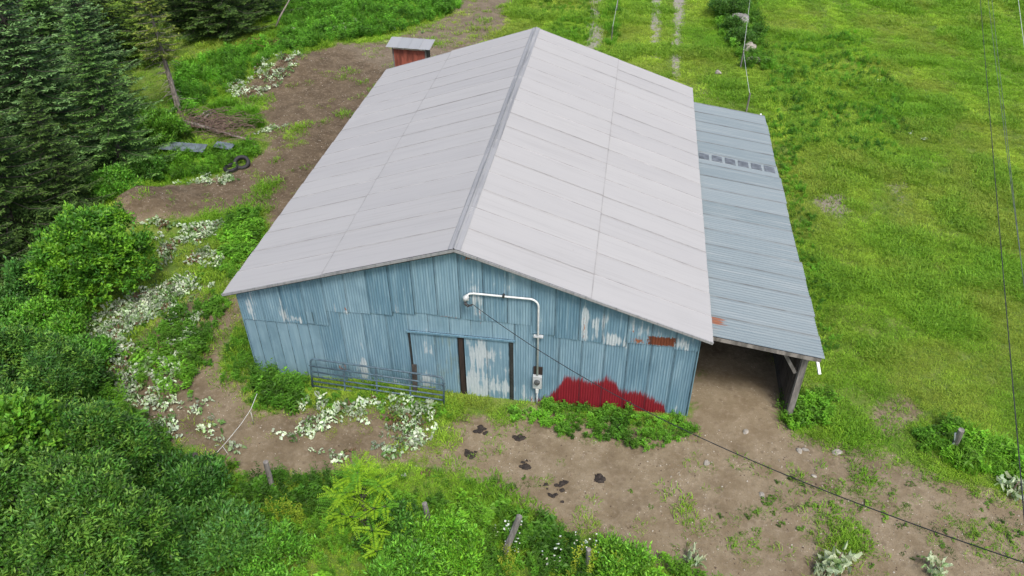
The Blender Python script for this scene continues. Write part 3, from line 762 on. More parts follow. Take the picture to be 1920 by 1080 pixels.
# ------------------------------------------------------------------ wires and fences on the right
WZ = 7.0
for k, (a, b, mat, lab) in enumerate((((1840, 0), (1918, 900), 'wire_black', 'darkest overhead wire, leftmost of the wires over the pasture'),
                                      ((1855, 0), (1908, 420), 'wire_grey', 'thin grey overhead wire between two others over the pasture'),
                                      ((1862, 0), (1921, 520), 'wire_grey', 'thin grey overhead wire, rightmost of the three over the pasture'))):
    A = G(*a, WZ); B = G(*b, WZ); d = B - A
    o = MB().tube(sagged(A - d * 0.9, B + d * 0.5, 0.10), 0.0095 if k == 0 else 0.007, 5).build('overhead_wire', M[mat], smooth=True)
    tag(o, lab, 'wire', 'overhead wires along the pasture')
def fence_run(name, pl, lab, postlab, h=1.0, r=0.045, wire=0.012, mat='grey_wood', wmat='wire_pale'):
    tops = []
    for i, q in enumerate(pl):
        P = G(*q); z = hz(P[0], P[1])
        o = MB().tube([(0, 0, -0.2), (0.01, 0, h * .5), (0.02, 0.01, h)], [r, r, r * .9], 7).build('fence_post', M[mat], loc=(P[0], P[1], z))
        tag(o, postlab[i], 'post', 'fence posts')
        tops.append((P[0] + .02, P[1], z + h * 0.93))
    mb = MB()
    for a, b in zip(tops[:-1], tops[1:]): mb.tube(sagged(a, b, 0.03, 8), wire, 5)
    tag(mb.build('fence_wire', M[wmat], smooth=True), lab, 'wire')
fence_run('pasture', [(1412, -60), (1388, 128), (1399, 210)], 'pale fence wire running past the boulders to the lean-to corner',
          ['fence post at the top edge above the boulders', 'pale fence post in the grass below the boulders', 'short fence post by the far corner of the lean-to'])
fence_run('lane', [(1166, -40), (1156, 25), (1146, 80)], 'pale fence wire beside the grassy lane behind the barn',
          ['thin lane fence post farthest from the barn', 'thin lane fence post in the middle of three', 'thin lane fence post nearest the barn roof'], r=0.03, wire=0.012)
A = G(1905, -40, 1.0); B = G(1921, 85, 1.0)
tag(MB().tube(sagged(A - (B - A), B + (B - A), 0.05, 10), 0.016, 5).build('fence_wire', M['wire_pale'], smooth=True), 'white fence wire in the top right corner of the pasture', 'wire')

# fence posts in the weeds, each leaning its own way: (base px, top px, top height, radius, material, label)
for b, tp, th, r, mat, lab in (((378, 900), (365, 852), 1.0, 0.085, 'dark_wood', 'dark leaning wooden post in weeds left of the path'),
                               ((512, 922), (498, 866), 1.15, 0.075, 'grey_wood', 'grey wooden post in weeds just left of the yellow green sapling'),
                               ((808, 1000), (796, 944), 1.15, 0.07, 'grey_wood', 'grey upright wooden post right of the yellow green sapling'),
                               ((944, 1040), (974, 968), 1.15, 0.085, 'grey_wood', 'longest grey wooden post, leaning right in the foreground weeds'),
                               ((1100, 1066), (1104, 1030), .95, 0.065, 'grey_wood', 'short grey post at the lower edge right of the long leaning post'),
                               ((1783, 846), (1803, 806), 0.85, 0.085, 'grey_wood', 'leaning grey post in the weed clump right of the yard')):
    B = G(*b); B[2] = hz(B[0], B[1]); T = G(*tp, th + B[2])
    d = T - B
    o = MB().tube([tuple(-d * 0.3), (0, 0, 0), tuple(d * 0.5 + np.array((.01, 0, 0))), tuple(d)], [r, r, r * .95, r * .9], 9).build('fence_post', M[mat], loc=tuple(B))
    tag(o, lab, 'post', 'old fence posts')
P = G(1783, 846); T = G(1803, 806, .85)
d = T - P
lp = [tuple(P + d * f + np.array((-0.11 - 0.05 * math.sin(f * 9), -0.09, 0.03))) for f in (0.25, 0.32, 0.5, 0.75, 0.9)]
tag(MB().tube(lp, 0.028, 6).build('insulator_rope', M['white_paint'], smooth=True), 'white rope looped on the leaning post in the weed clump', 'rope')
# white electric fence strand fallen over the path
q = [G(482, 738, .9), G(470, 768, .6), G(452, 795, .35), G(425, 828, .2), G(398, 858, .1)]
st = MB().tube([tuple(v) for v in q], 0.009, 5)
st.tube([tuple(G(470, 772, .55)), tuple(G(476, 796, .05))], 0.009, 5); st.tube([tuple(G(417, 836, .15)), tuple(G(428, 852, .02))], 0.009, 5)
tag(st.build('fence_strand', M['wire_pale'], smooth=True), 'slack white fence strand hanging over the dirt path', 'strand')

# ------------------------------------------------------------------ odds and ends on the ground
def ground_lumps(px, n, spread, rr, mat, name, lab, cat, grp, seed):
    R = np.random.default_rng(seed); P = G(*px); z = hz(P[0], P[1])
    import bmesh
    V_, F_ = [], []
    for k in range(n):
        o = lump(name, None, (0, 0, 0), (1, 1, 1), 0.5, seed * 31 + k, amp=0.4, sub=1)
        co = np.array([v.co for v in o.data.vertices]); fs = [tuple(p_.vertices) for p_ in o.data.polygons]
        s_ = rr * R.uniform(0.5, 1.1); c = R.normal(0, spread, 2); b = len(V_)
        V_ += [(a[0] * s_ * 1.2 + c[0], a[1] * s_ + c[1], a[2] * s_ * 0.55 + 0.01) for a in co]; F_ += [tuple(i + b for i in f) for f in fs]
        me = o.data; bpy.data.objects.remove(o); bpy.data.meshes.remove(me)
    mb = MB().add(V_, F_)
    return tag(mb.build(name, M[mat], loc=(P[0], P[1], z)), lab, cat, grp)
for i, (px, lab) in enumerate((((902, 803), 'dark dung pile nearest the barn doors'), ((975, 819), 'dark dung pile below the conduit, nearest the weeds'), ((880, 847), 'dark dung pile in the straw left of the yard'),
                               ((986, 866), 'black dung pile in the middle of the yard'), ((1122, 898), 'rightmost dung pile on the bare dirt'), ((1045, 918), 'broad flat dung pile in the grass patch'), ((1022, 908), 'smallest dung clod beside the broad flat pile'))):
    ground_lumps(px, 9 if i != 6 else 4, 0.075 if i not in (5,) else 0.15, 0.08 if i != 6 else 0.05, 'manure', 'dung_pile', lab, 'dung', 'dung piles in the yard', 100 + i)
for i, (q, s_, lab) in enumerate((((1570, 849), .11, 'largest pale stone, at the grass edge of the yard'), ((1398, 811), .075, 'pale stone on the dirt just in front of the lean-to'), ((1498, 845), .07, 'left stone of the close pair below the lean-to post'),
                                  ((1510, 844), .06, 'right stone of the close pair below the lean-to post'), ((1325, 868), .08, 'pale flat stone above the cable in the middle of the yard'), ((1428, 928), .07, 'pale stone in the yard beneath the cable'), ((1525, 893), .055, 'small pale stone just above the cable'))):
    P = G(*q)
    o = lump('stone', M['pale_rock'], (P[0], P[1], hz(P[0], P[1]) + s_ * .2), (s_ * 1.3, s_, s_ * .7), .6, 300 + i, sub=2, rz=i)
    tag(o, lab, 'stone', 'stones on the yard')
for i, (q, s_, lab) in enumerate((((1387, 47), 0.5, 'large grey boulder under the hedge behind the barn'), ((1404, 96), 0.34, 'upright pale boulder below the large grey boulder'), ((1405, 116), 0.2, 'small pale rock left of two by the fence'),
                                  ((1417, 119), 0.24, 'pale rock in the middle of the rock row by the fence'), ((1437, 118), 0.17, 'rightmost small rock of the row by the fence'), ((1346, 140), 0.16, 'lone small rock beside the lane'))):
    P = G(*q)
    o = lump('boulder', M['rock' if i == 0 else 'pale_rock'], (P[0], P[1], hz(P[0], P[1]) + s_ * .45), (s_ * 1.05, s_ * .85, s_ * 1.0), .6, 400 + i, sub=3, amp=.3)
    tag(o, lab, 'boulder', 'boulders along the fence')
# tyres
import bmesh
def tyre(loc, rot, R0, r0, lab):
    bm = bmesh.new(); n1_, n2_ = 28, 10
    vv = []
    for i in range(n1_):
        a = 2 * math.pi * i / n1_; row = []
        for j in range(n2_):
            b = 2 * math.pi * j / n2_
            cx = math.copysign(abs(math.cos(b)) ** 0.6, math.cos(b)) * r0 * .75; cz = math.copysign(abs(math.sin(b)) ** 0.6, math.sin(b)) * r0
            k = 1 + (0.02 if i % 2 and math.cos(b) > .5 else 0)
            row.append(bm.verts.new(((R0 + cx) * k * math.cos(a), (R0 + cx) * k * math.sin(a), cz)))
        vv.append(row)
    for i in range(n1_):
        for j in range(n2_):
            bm.faces.new((vv[i][j], vv[(i + 1) % n1_][j], vv[(i + 1) % n1_][(j + 1) % n2_], vv[i][(j + 1) % n2_]))
    me = bpy.data.meshes.new('tyre'); bm.to_mesh(me); bm.free()
    tag(link('tyre', me, M['black_rubber'], None, loc, rot), lab, 'tyre', 'old tyres')
P = G(455, 312); tyre((P[0], P[1], hz(P[0], P[1]) + .17), (0.5, 0.25, 0), 0.28, 0.11, 'black tyre propped up at the edge of the brown track')
P = G(434, 318); tyre((P[0], P[1], hz(P[0], P[1]) + .06), (0.12, -0.1, 0), 0.26, 0.10, 'black tyre lying flat beside the propped tyre')
P = G(350, 287); m = corrugated((-1.1, -.35, 0), (1, 0, 0), (0, 1, .06), (0, 0, 1), 2.1, 0.6, 14, 0.012, 2)
tag(link('metal_sheet', m, M['blue_sheet'], None, (P[0], P[1], hz(P[0], P[1]) + .33), (0.12, .03, .05)), 'longer pale blue metal sheet lying in the weeds below the spruces', 'metal sheet')
P = G(425, 284); m = corrugated((-.45, -.3, 0), (1, 0, 0), (0, 1, .06), (0, 0, 1), .9, 0.45, 6, 0.012, 2)
tag(link('metal_sheet', m, M['blue_sheet'], None, (P[0], P[1], hz(P[0], P[1]) + .33), (0.1, .05, -.1)), 'shorter pale blue metal sheet in weeds above the tyres', 'metal sheet')
# fallen trunk with dead twigs
A = G(328, 224, .4); B = G(470, 263, .12)
log = tag(empty('fallen_trunk', tuple(A)), 'thin fallen bare trunk with dead twigs beside the spruces', 'log')
d = B - A
MB().tube([(0, 0, 0), tuple(d * .3 + np.array((0, 0, .05))), tuple(d * .7), tuple(d)], [.085, .075, .055, .03], 8).build('trunk', M['pale_bark'], log, True)
tw = MB(); R = random.Random(5)
for k in range(150):
    f = R.random(); b = d * f; a = R.uniform(0, 6.28); ln = R.uniform(.4, 1.5)
    e = b + np.array((math.cos(a) * ln, math.sin(a) * ln, R.uniform(-.1, .5)))
    tw.tube([tuple(b), tuple((b + e) / 2 + np.array((0, 0, .06))), tuple(e)], [.014, .010, .005], 4, False)
tw.build('twigs', M['dry_twig'], log)
for (q0, q1, lab) in (((368, 224), (400, 205), 'grey dead branch propped above the fallen trunk'), ((376, 228), (405, 208), 'second grey dead branch lying beside the propped one')):
    a = G(*q0, .3); b = G(*q1, .15)
    tag(MB().tube([(0, 0, 0), tuple((b - a) * .5 + np.array((0, 0, .08))), tuple(b - a)], [.06, .05, .03], 6).build('dead_branch', M['pale_bark'], None, True, tuple(a)), lab, 'branch')
def brush(px, rx, ry, n, mat, lab, seed):
    P = G(*px); R = random.Random(seed); mb = MB()
    for k in range(n):
        c = (R.gauss(0, rx * .5), R.gauss(0, ry * .5), R.uniform(.02, .35)); a = R.uniform(-.5, .5) + (3.14 if R.random() < .5 else 0); ln = R.uniform(.4, 1.1)
        mb.tube([(c[0] - math.cos(a) * ln / 2, c[1] - math.sin(a) * ln / 2, c[2]), (c[0], c[1], c[2] + R.uniform(0, .15)), (c[0] + math.cos(a) * ln / 2, c[1] + math.sin(a) * ln / 2, c[2] + R.uniform(-.1, .2))], [.018, .015, .006], 4, False)
    tag(mb.build('brush_pile', M[mat], loc=(P[0], P[1], hz(P[0], P[1]))), lab, 'brush pile')
simple('red_twig', (0.20, 0.085, 0.055), 0.95, 0, 0.4, 6)
brush((525, 92), 1.5, .6, 220, 'red_twig', 'reddish brown brush pile at the edge of the tall grass', 3)
brush((420, 235), 1.8, 1.2, 260, 'dry_twig', 'grey brown tangle of dead twigs above the fallen trunk', 4)
a = G(512, 55); b = G(540, 5, 1.5)
tag(MB().tube([(0, 0, -.2), tuple((b - a) * .5), tuple((b - a) * 1.25)], [.07, .06, .03], 6).build('bare_pole', M['pale_bark'], None, True, (a[0], a[1], hz(a[0], a[1]))), 'bare grey leaning pole at the edge of the dark spruces', 'pole')
for i, (q, s_) in enumerate((((548, 62), .38), ((556, 58), .25), ((533, 66), .2))):
    P = G(*q); o = lump('litter_rock', M['pale_rock'], (P[0], P[1], hz(P[0], P[1]) + s_ * .25), (s_, s_ * .8, s_ * .7), .5, 450 + i, sub=2)
    tag(o, ('largest white rock in the tall grass near the leaning pole', 'small white rock right of the largest one near the leaning pole', 'small white rock left of the largest one near the leaning pole')[i], 'rock')

# ------------------------------------------------------------------ foliage builders
def norm(v): return v / np.maximum(np.linalg.norm(v, axis=-1, keepdims=True), 1e-9)

def leaf_arrays(pos, ax, up, Ln, Wd, fold=0.12, droop=0.0):
    """folded diamond leaves: returns verts (n*4,3) and faces (n*2,3)"""
    n = len(pos)
    ax = norm(ax); side = norm(np.cross(ax, up)); nn = norm(np.cross(side, ax))
    Ln = np.broadcast_to(np.asarray(Ln, float), (n,))[:, None]; Wd = np.broadcast_to(np.asarray(Wd, float), (n,))[:, None]
    base = pos; tip = pos + ax * Ln - np.array([0, 0, 1.0]) * droop * Ln
    mid = pos + ax * Ln * 0.45
    l = mid + side * Wd * .5 + nn * Wd * fold; r = mid - side * Wd * .5 + nn * Wd * fold
    V = np.stack([base, r, tip, l], 1).reshape(-1, 3)
    b = np.arange(n)[:, None] * 4
    F = np.concatenate([b + np.array([[0, 1, 2]]), b + np.array([[0, 2, 3]])], 1).reshape(-1, 3)
    return V, F

def colvar(n, c, v=0.25, hue=0.12, R=rng):
    k = np.clip(1 + R.normal(0, v, (n, 1)), 0.35, 1.9)
    h = R.normal(0, hue, (n, 1))
    c = np.asarray(c)[None] * k * np.concatenate([1 + h, 1 + 0 * h, 1 - h * .5], 1)
    return np.clip(np.concatenate([c, np.ones((n, 1))], 1), 0, 1)

def dirs(n, R=rng, zmin=-1.0):
    z = R.uniform(zmin, 1, n); a = R.uniform(0, 2 * np.pi, n); s = np.sqrt(1 - z * z)
    return np.stack([s * np.cos(a), s * np.sin(a), z], 1)

def leaf_object(name, V, F, C, mat, parent=None):
    return link(name, mesh_arrays(name, V, F, {'col': ('FLOAT_COLOR', C)}), M[mat], parent)

def crown_leaves(R, lobes, nclump, per, cr, Ln, Wd, c, up=0.5, droop=0.0, v=0.25, zmin=-0.35, tipc=None, shell=0.55):
    """leaves gathered in clumps on the shells of several lobes; each clump is a rosette"""
    w = np.array([l[3] ** 2 for l in lobes]); w = w / w.sum()
    li = R.choice(len(lobes), nclump, p=w)
    ctr = np.array([l[:3] for l in lobes])[li]; rad = np.array([l[3] for l in lobes])[li]; sq = np.array([l[4] for l in lobes])[li]
    d = dirs(nclump, R, zmin)
    rr = rad * (shell + (1 - shell) * R.random(nclump) ** 0.5) * (1 + R.normal(0, .07, nclump))
    rr = rr * np.where(R.random(nclump) < .14, R.uniform(1.1, 1.5, nclump), 1.0)
    cc = ctr + d * rr[:, None] * np.stack([np.ones(nclump), np.ones(nclump), sq], 1)
    n = nclump * per
    ci = np.repeat(np.arange(nclump), per)
    out = norm(cc - ctr + 1e-6)[ci]
    ld = norm(R.normal(0, 1, (n, 3)) * np.array([1, 1, .55]) + out * 0.7 + np.array([0, 0, up]))
    pos = cc[ci] + R.normal(0, cr, (n, 3)) * 0.7 + ld * cr * .3
    ln = Ln * R.uniform(.6, 1.25, n)
    V, F = leaf_arrays(pos, ld - np.array([0, 0, droop]), norm(R.normal(0, .5, (n, 3)) + np.array([0, 0, 1.0])), ln, Wd * R.uniform(.7, 1.2, n), droop=droop * .3)
    clv = np.clip(1 + R.normal(0, .16, nclump), .6, 1.5)[ci][:, None]
    C = colvar(n, c, v, .10, R); C[:, :3] *= clv
    if tipc is not None:
        pick = (R.random(nclump) < tipc[1])[ci]
        C[pick] = colvar(int(pick.sum()), tipc[0], v * .7, .08, R)
    return V, F, np.repeat(C, 4, 0), cc

def woody(R, base_r, lobes, h, mat, parent, n_limb=7):
    mb = MB()
    top = np.mean([l[:3] for l in lobes], 0)
    mb.tube([(0, 0, -.25), (R.normal(0, .05), R.normal(0, .05), h * .25), (top[0] * .5, top[1] * .5, h * .5), tuple(top)], [base_r, base_r * .8, base_r * .55, base_r * .25], 8)
    for k in range(n_limb):
        l = lobes[k % len(lobes)]; a = R.uniform(0, 6.28)
        e = np.array(l[:3]) + np.array((math.cos(a), math.sin(a), .4)) * l[3] * .6
        s_ = np.array((0, 0, h * R.uniform(.12, .4)))
        mb.tube([tuple(s_), tuple(s_ * .4 + e * .6 - np.array((0, 0, h * .06))), tuple(e)], [base_r * .5, base_r * .3, base_r * .12], 5)
    return mb.build('trunk', M[mat], parent, True)

def lobed(R, rx, ry, h, n, r0, r1, core=.7):
    L_ = [(0, 0, 0, min(rx, ry, h) * core, 1.0)]
    for d in dirs(n, R, -.45):
        L_.append((d[0] * rx, d[1] * ry, d[2] * h, R.uniform(r0, r1), .85))
    return L_

def broadleaf(name, px, zc, label, lobes, nclump, per, cr, Ln, Wd, c, seed, cat='tree', group=None, mat='leaf', base_r=0.09, bark='bark', **k):
    R = np.random.default_rng(seed); P = G(*px, zc)
    if callable(lobes): lobes = lobes(R)
    lobes = [(l[0], l[1], max(l[2] + zc, .15), *l[3:]) for l in lobes]
    root = tag(empty(name, (P[0], P[1], hz(P[0], P[1]))), label, cat, group)
    V, F, C, cc = crown_leaves(R, lobes, nclump, per, cr, Ln, Wd, c, **k)
    V[:, 2] = np.maximum(V[:, 2], 0.03)
    leaf_object('crown', V, F, C, mat, root)
    woody(R, base_r, lobes, max(l[2] for l in lobes) + .3, bark, root)
    return root

# ------------------------------------------------------------------ spruces
def spruce_mesh(R, Ht, Rad, c, tip, bare=0.0, dens=1.0):
    """drooping whorls of feathered branches; heights in metres; returns crown arrays and trunk builder"""
    PV, AX, UP, LN, WD, CC = [], [], [], [], [], []
    br = MB()
    z = Ht * (0.05 + bare)
    while z < Ht * .985:
        t_ = z / Ht
        bl = Rad * (1 - t_) ** 0.75 * (1 if bare == 0 else min(1, .45 + (t_ - bare) * 3)) + .10
        nb = int(round(R.integers(5, 8) * dens)); a0 = R.uniform(0, 6.28)
        for k in range(nb):
            a = a0 + 2 * math.pi * k / nb + R.normal(0, .22); L_ = bl * R.uniform(.62, 1.18)
            dr_ = R.uniform(.10, .34) * (1 - t_ * .9); h_ = np.array((math.cos(a), math.sin(a), 0))
            sd = np.array((-h_[1], h_[0], 0)); zz = z + R.normal(0, .05)
            ns = max(4, int(L_ / .13))
            def pt(s): return h_ * L_ * s + np.array((0, 0, zz - dr_ * L_ * math.sin(min(s, 1) * 2.0) * .9 + .12 * L_ * s * s + .05))
            if L_ > .5: br.tube([tuple(pt(0)), tuple(pt(.5)), tuple(pt(1))], [.022, .014, .006], 4, False)
            for i in range(ns):
                s = .12 + .9 * (i + R.random() * .6) / ns
                p0 = pt(s); tg = norm(pt(s + .05) - pt(s - .05))
                tl = (.16 + .30 * L_ * (1.05 - s)) * R.uniform(.7, 1.2); tl = min(tl, .75)
                for sg in (-1, 1):
                    dv = norm(tg * .8 + sd * sg * R.uniform(.5, 1.1) + np.array((0, 0, R.normal(-.16, .14))))
                    m_ = max(2, int(tl / .13))
                    for j in range(m_):
                        q = p0 + dv * tl * j / m_
                        for sg2 in (-1, 1):
                            PV.append(q); AX.append(norm(dv + np.cross(dv, (0, 0, 1)) * sg2 * .55 + R.normal(0, .16, 3))); UP.append((R.normal(0, .35), R.normal(0, .35), 1))
                            LN.append(R.uniform(.13, .23)); WD.append(R.uniform(.045, .075))
                            CC.append(tip if (j >= m_ - 1 or s > .9) and R.random() < .75 else c)
        z += (.17 + .16 * (1 - t_)) * R.uniform(.8, 1.25)
    # leader
    n = len(PV); PV = np.array(PV); AX = np.array(AX)
    V, F = leaf_arrays(PV, AX, np.array(UP), np.array(LN), np.array(WD), .1)
    C = colvar(n, (1, 1, 1), .22, .06, R)[:, :3] * np.array(CC)
    C = np.concatenate([np.clip(C, 0, 1), np.ones((n, 1))], 1)
    tr = MB().tube([(0, 0, -.4), (.02, 0, Ht * .3), (0, .02, Ht * .7), (0, 0, Ht)], [Ht * .017 + .03, Ht * .014 + .02, Ht * .007 + .012, .01], 8)
    tr.v += br.v and []; b = len(tr.v); tr.v += br.v; tr.f += [tuple(i + b for i in f) for f in br.f]
    if bare:
        for k in range(70):
            zz = R.uniform(Ht * .1, Ht * (bare + .12)); a = R.uniform(0, 6.28); l_ = R.uniform(.3, 1.0)
            tr.tube([(0, 0, zz), (math.cos(a) * l_ * .5, math.sin(a) * l_ * .5, zz + .02), (math.cos(a) * l_, math.sin(a) * l_, zz - .1)], [.014, .01, .004], 4, False)
    return V, F, np.repeat(C, 4, 0), tr

def spruce_proto(seed, Ht, Rad, c, tip, bare=0, dens=1.0, bark='bark'):
    V, F, C, tr = spruce_mesh(np.random.default_rng(seed), Ht, Rad, c, tip, bare, dens)
    cm = mesh_arrays('crown', V, F, {'col': ('FLOAT_COLOR', C)}); cm.materials.append(M['needle'])
    tm = bpy.data.meshes.new('trunk'); tm.from_pydata(tr.v, [], tr.f); tm.update(); tm.materials.append(M[bark])
    return cm, tm
DK, TP = (0.030, 0.062, 0.028), (0.070, 0.130, 0.060)
prot = [spruce_proto(1, 9.0, 2.7, (0.032, 0.066, 0.030), (0.120, 0.200, 0.108)),     # bluish
        spruce_proto(2, 9.0, 2.5, (0.032, 0.070, 0.024), (0.100, 0.180, 0.065)),     # green
        spruce_proto(3, 9.0, 2.6, (0.026, 0.050, 0.018), (0.062, 0.105, 0.034)),     # dark
        spruce_proto(4, 6.6, 1.75, (0.085, 0.110, 0.026), (0.140, 0.165, 0.045), .40, .9, 'pale_bark'),
        spruce_proto(5, 9.0, 2.4, (0.060, 0.105, 0.022), (0.120, 0.190, 0.040))]     # yellowish
SPR = [((337, 213), 3, 1.0, 'thin yellow green spruce with a bare pale trunk, nearest the clearing'),
       ((240, 335), 1, .78, 'green spruce with low branches above the round bush'),
       ((222, 240), 0, .84, 'bluish green spruce left of the bare trunked spruce'),
       ((128, 340), 0, 1.0, 'tall bluish spruce in the middle of the left wood'),
       ((45, 470), 2, 1.0, 'dark spruce at the left edge above the round bush'),
       ((128, 205), 1, 1.05, 'green spruce behind the tall bluish spruces'),
       ((30, 330), 0, 1.1, 'large bluish spruce at the left edge'),
       ((-75, 440), 2, 1.1, 'dark spruce cut off by the left edge'),
       ((437, 67), 2, .95, 'dark spruce at the top beside the leaning pole'),
       ((385, 62), 2, 1.05, 'dark spruce at the top, second from the leaning pole'),
       ((285, 118), 4, .72, 'yellow green spruce behind the bare trunked spruce'),
       ((480, 30), 2, 1.0, 'dark spruce at the top edge closest to the grass'),
       ((55, 190), 0, 1.15, 'bluish spruce in the upper left corner'),
       ((205, 110), 2, 1.1, 'dark spruce at the top behind the yellow green one'),
       ((120, 90), 1, 1.15, 'tall green spruce at the very back left'),
       ((330, 40), 2, 1.1, 'dark spruce at the top behind the bare trunked one'),
       ((-60, 250), 2, 1.15, 'dark spruce beyond the upper left edge'),
       ((150, 420), 2, .62, 'small dark spruce just above the round bush'),
       ((-20, 560), 2, .75, 'small dark spruce low at the left edge')]
for i, (q, k, s_, lab) in enumerate(SPR):
    P = G(*q)
    root = tag(empty('spruce_tree', (P[0], P[1], hz(P[0], P[1])), random.uniform(0, 6.28)), lab, 'tree', 'spruces in the left wood')
    root.scale = (s_ * random.uniform(.92, 1.08),) * 2 + (s_,)
    link('crown', prot[k][0], None, root); link('trunk', prot[k][1], None, root)

# ------------------------------------------------------------------ broadleaf trees and shrubs
broadleaf('round_bush', (175, 488), 1.55, 'large round light green bush left of the pale weeds', lambda R: lobed(R, 1.45, 1.4, 1.05, 40, .36, .66), 1150, 34, .10, .145, .07,
          (0.060, 0.145, 0.020), 31, 'bush', None, tipc=((0.150, 0.280, 0.030), .38), zmin=-.3, up=.35, shell=.75, v=.25)
WIL = (0.056, 0.122, 0.022); WIT = (0.135, 0.228, 0.046)
GT = 'leafy trees in the lower left corner'
def willow(px, zc, lab, rx, ry, h, n, seed, c=WIL, nc=1300):
    broadleaf('willow_tree', px, zc, lab, lambda R: lobed(R, rx, ry, h, n, .24, .52, .45), nc, 34, .10, .115, .042, c, seed, 'tree', GT, mat='leaf', droop=.05, tipc=(WIT, .32), zmin=-.4, up=.3, shell=.8, v=.38)
willow((165, 1020), 2.7, 'narrow leaved willow tree nearest the camera in the lower left corner', 1.35, 1.25, 1.3, 32, 41)
willow((10, 1000), 2.4, 'broad willow tree at the lower left edge', 1.3, 1.5, 1.3, 30, 42)
willow((165, 875), 1.9, 'willow tree between the left edge and the pale weeds', 1.15, 1.1, 1.1, 28, 43, (0.048, 0.115, 0.022))
willow((35, 730), 1.6, 'dark green willow at the left edge below the round bush', 1.55, 1.4, 1.0, 34, 45, (0.055, 0.125, 0.030))
broadleaf('maple_tree', (25, 850), 3.0, 'bright light green leafy tree among the willows at the left edge', lambda R: lobed(R, .8, .8, .8, 18, .28, .48), 700, 22, .11, .14, .10,
          (0.090, 0.190, 0.026), 44, 'tree', GT, tipc=((0.165, 0.295, 0.04), .45), zmin=-.5, up=.7)
broadleaf('elder_shrub', (385, 1020), .9, 'blue green shrub right of the willows in the foreground', lambda R: lobed(R, 1.0, .8, .55, 22, .24, .45), 760, 22, .11, .13, .05, (0.085, 0.175, 0.036), 46, 'shrub', GT, tipc=((0.10, 0.205, 0.075), .3), zmin=-.2, up=.7)
broadleaf('elder_shrub', (350, 925), .8, 'dark shrub between the willow and the dark leaning post', lambda R: lobed(R, .7, .7, .5, 14, .24, .42), 420, 20, .12, .14, .05, (0.042, 0.105, 0.024), 47, 'shrub', GT, tipc=((0.09, 0.19, 0.04), .3), zmin=-.2, up=.6)
GF = 'shrubs in the foreground weeds'
for i, (q, r_, c, lab) in enumerate((((500, 1045), .8, (0.095, 0.200, 0.030), 'bright shrub at the bottom edge left of the sapling'),
                                      ((735, 1000), .65, (0.050, 0.115, 0.022), 'dark low shrub right of the sapling'),
                                      ((830, 1030), .75, (0.115, 0.225, 0.026), 'light green shrub between the two grey posts'),
                                      ((1165, 1062), .6, (0.110, 0.210, 0.028), 'light green shrub at the right end of the foreground weeds'),
                                      ((760, 1068), .7, (0.090, 0.190, 0.028), 'bright shrub at the bottom edge under the grey post'))):
    broadleaf('weedy_shrub', q, r_ * .5, lab, lambda R: lobed(R, r_ * .9, r_ * .8, r_ * .42, 16, .14, .30), int(480 * r_), 16, .11, .115, .045, c, 170 + i, 'shrub', GF,
              tipc=(tuple(k * 1.7 for k in c), .35), zmin=-.1, up=.8, base_r=.03, v=.3)
GS = 'shrubs along the left edge'
for i, (q, r_, c, lab) in enumerate((((40, 545), 1.2, (0.050, 0.115, 0.032), 'dark green shrub left of the round bush'),
                                      ((95, 620), 1.0, (0.095, 0.200, 0.028), 'yellow green shrub just below the round bush'),
                                      ((15, 625), 1.0, (0.070, 0.155, 0.028), 'mid green shrub at the left edge below the round bush'),
                                      ((215, 362), 0.8, (0.085, 0.185, 0.028), 'low bright shrub between the spruces and the dirt mound'),
                                      ((275, 330), 0.7, (0.060, 0.135, 0.026), 'low dark shrub left of the tyres'),
                                      ((300, 245), 1.0, (0.085, 0.17, 0.024), 'bright shrub at the foot of the spruces by the fallen trunk'),
                                      ((150, 680), .8, (0.075, 0.165, 0.03), 'low shrub at the left end of the pale weeds'))):
    broadleaf('leafy_shrub', q, r_ * .6, lab, lambda R: lobed(R, r_ * .9, r_ * .8, r_ * .5, 16, .22 * r_ + .06, .4 * r_ + .06), int(460 * r_), 20, .11, .13, .065, c, 70 + i, 'shrub', GS,
              tipc=(tuple(k * 1.7 for k in c), .35), zmin=-.1, up=.8, base_r=.04)
for i, (q, r_, lab) in enumerate((((1366, 14), 1.2, 'dark hedge bush at the top beside the grassy lane'), ((1350, -30), 1.3, 'hedge bush at the top edge beside the lane'), ((1390, 74), .6, 'small bush between the two pale boulders'), ((1372, 55), .6, 'low bush just below the dark hedge'))):
    broadleaf('hedge_bush', q, r_ * .5, lab, lambda R: lobed(R, r_ * .8, r_ * .9, r_ * .5, 14, .25, .42), int(380 * r_), 18, .12, .13, .05, (0.055, 0.115, 0.026), 90 + i, 'bush', 'bushes by the boulders', tipc=((0.10, .19, .04), .3), zmin=-.1, up=.6, base_r=.04)

# sapling with feathery compound leaves
R = np.random.default_rng(55)
P = G(694, 1010); sap = tag(empty('sumac_sapling', (P[0], P[1], hz(P[0], P[1]))), 'yellow green sapling with feathery fronds in the foreground weeds', 'sapling')
PV, AX, UP, LN, WD, CC = [], [], [], [], [], []
stem = MB().tube([(0, 0, -.2), (.02, 0, .9), (-.03, .03, 1.8), (0, 0, 2.5)], [.05, .04, .025, .01], 7)
tipsx = []
for k in range(20):
    a = k * 2.4 + R.normal(0, .3); z0 = .35 + 1.8 * k / 20; l_ = (.95 - .75 * k / 20) * R.uniform(.5, 1.15)
    e = np.array((math.cos(a) * l_, math.sin(a) * l_, z0 + .25 + .25 * R.random()))
    stem.tube([(0, 0, z0), tuple(e * np.array((.5, .5, 1)) - np.array((0, 0, .12))), tuple(e)], [.02, .014, .008], 5); tipsx.append(e)
tipsx.append(np.array((0, 0, 2.5)))
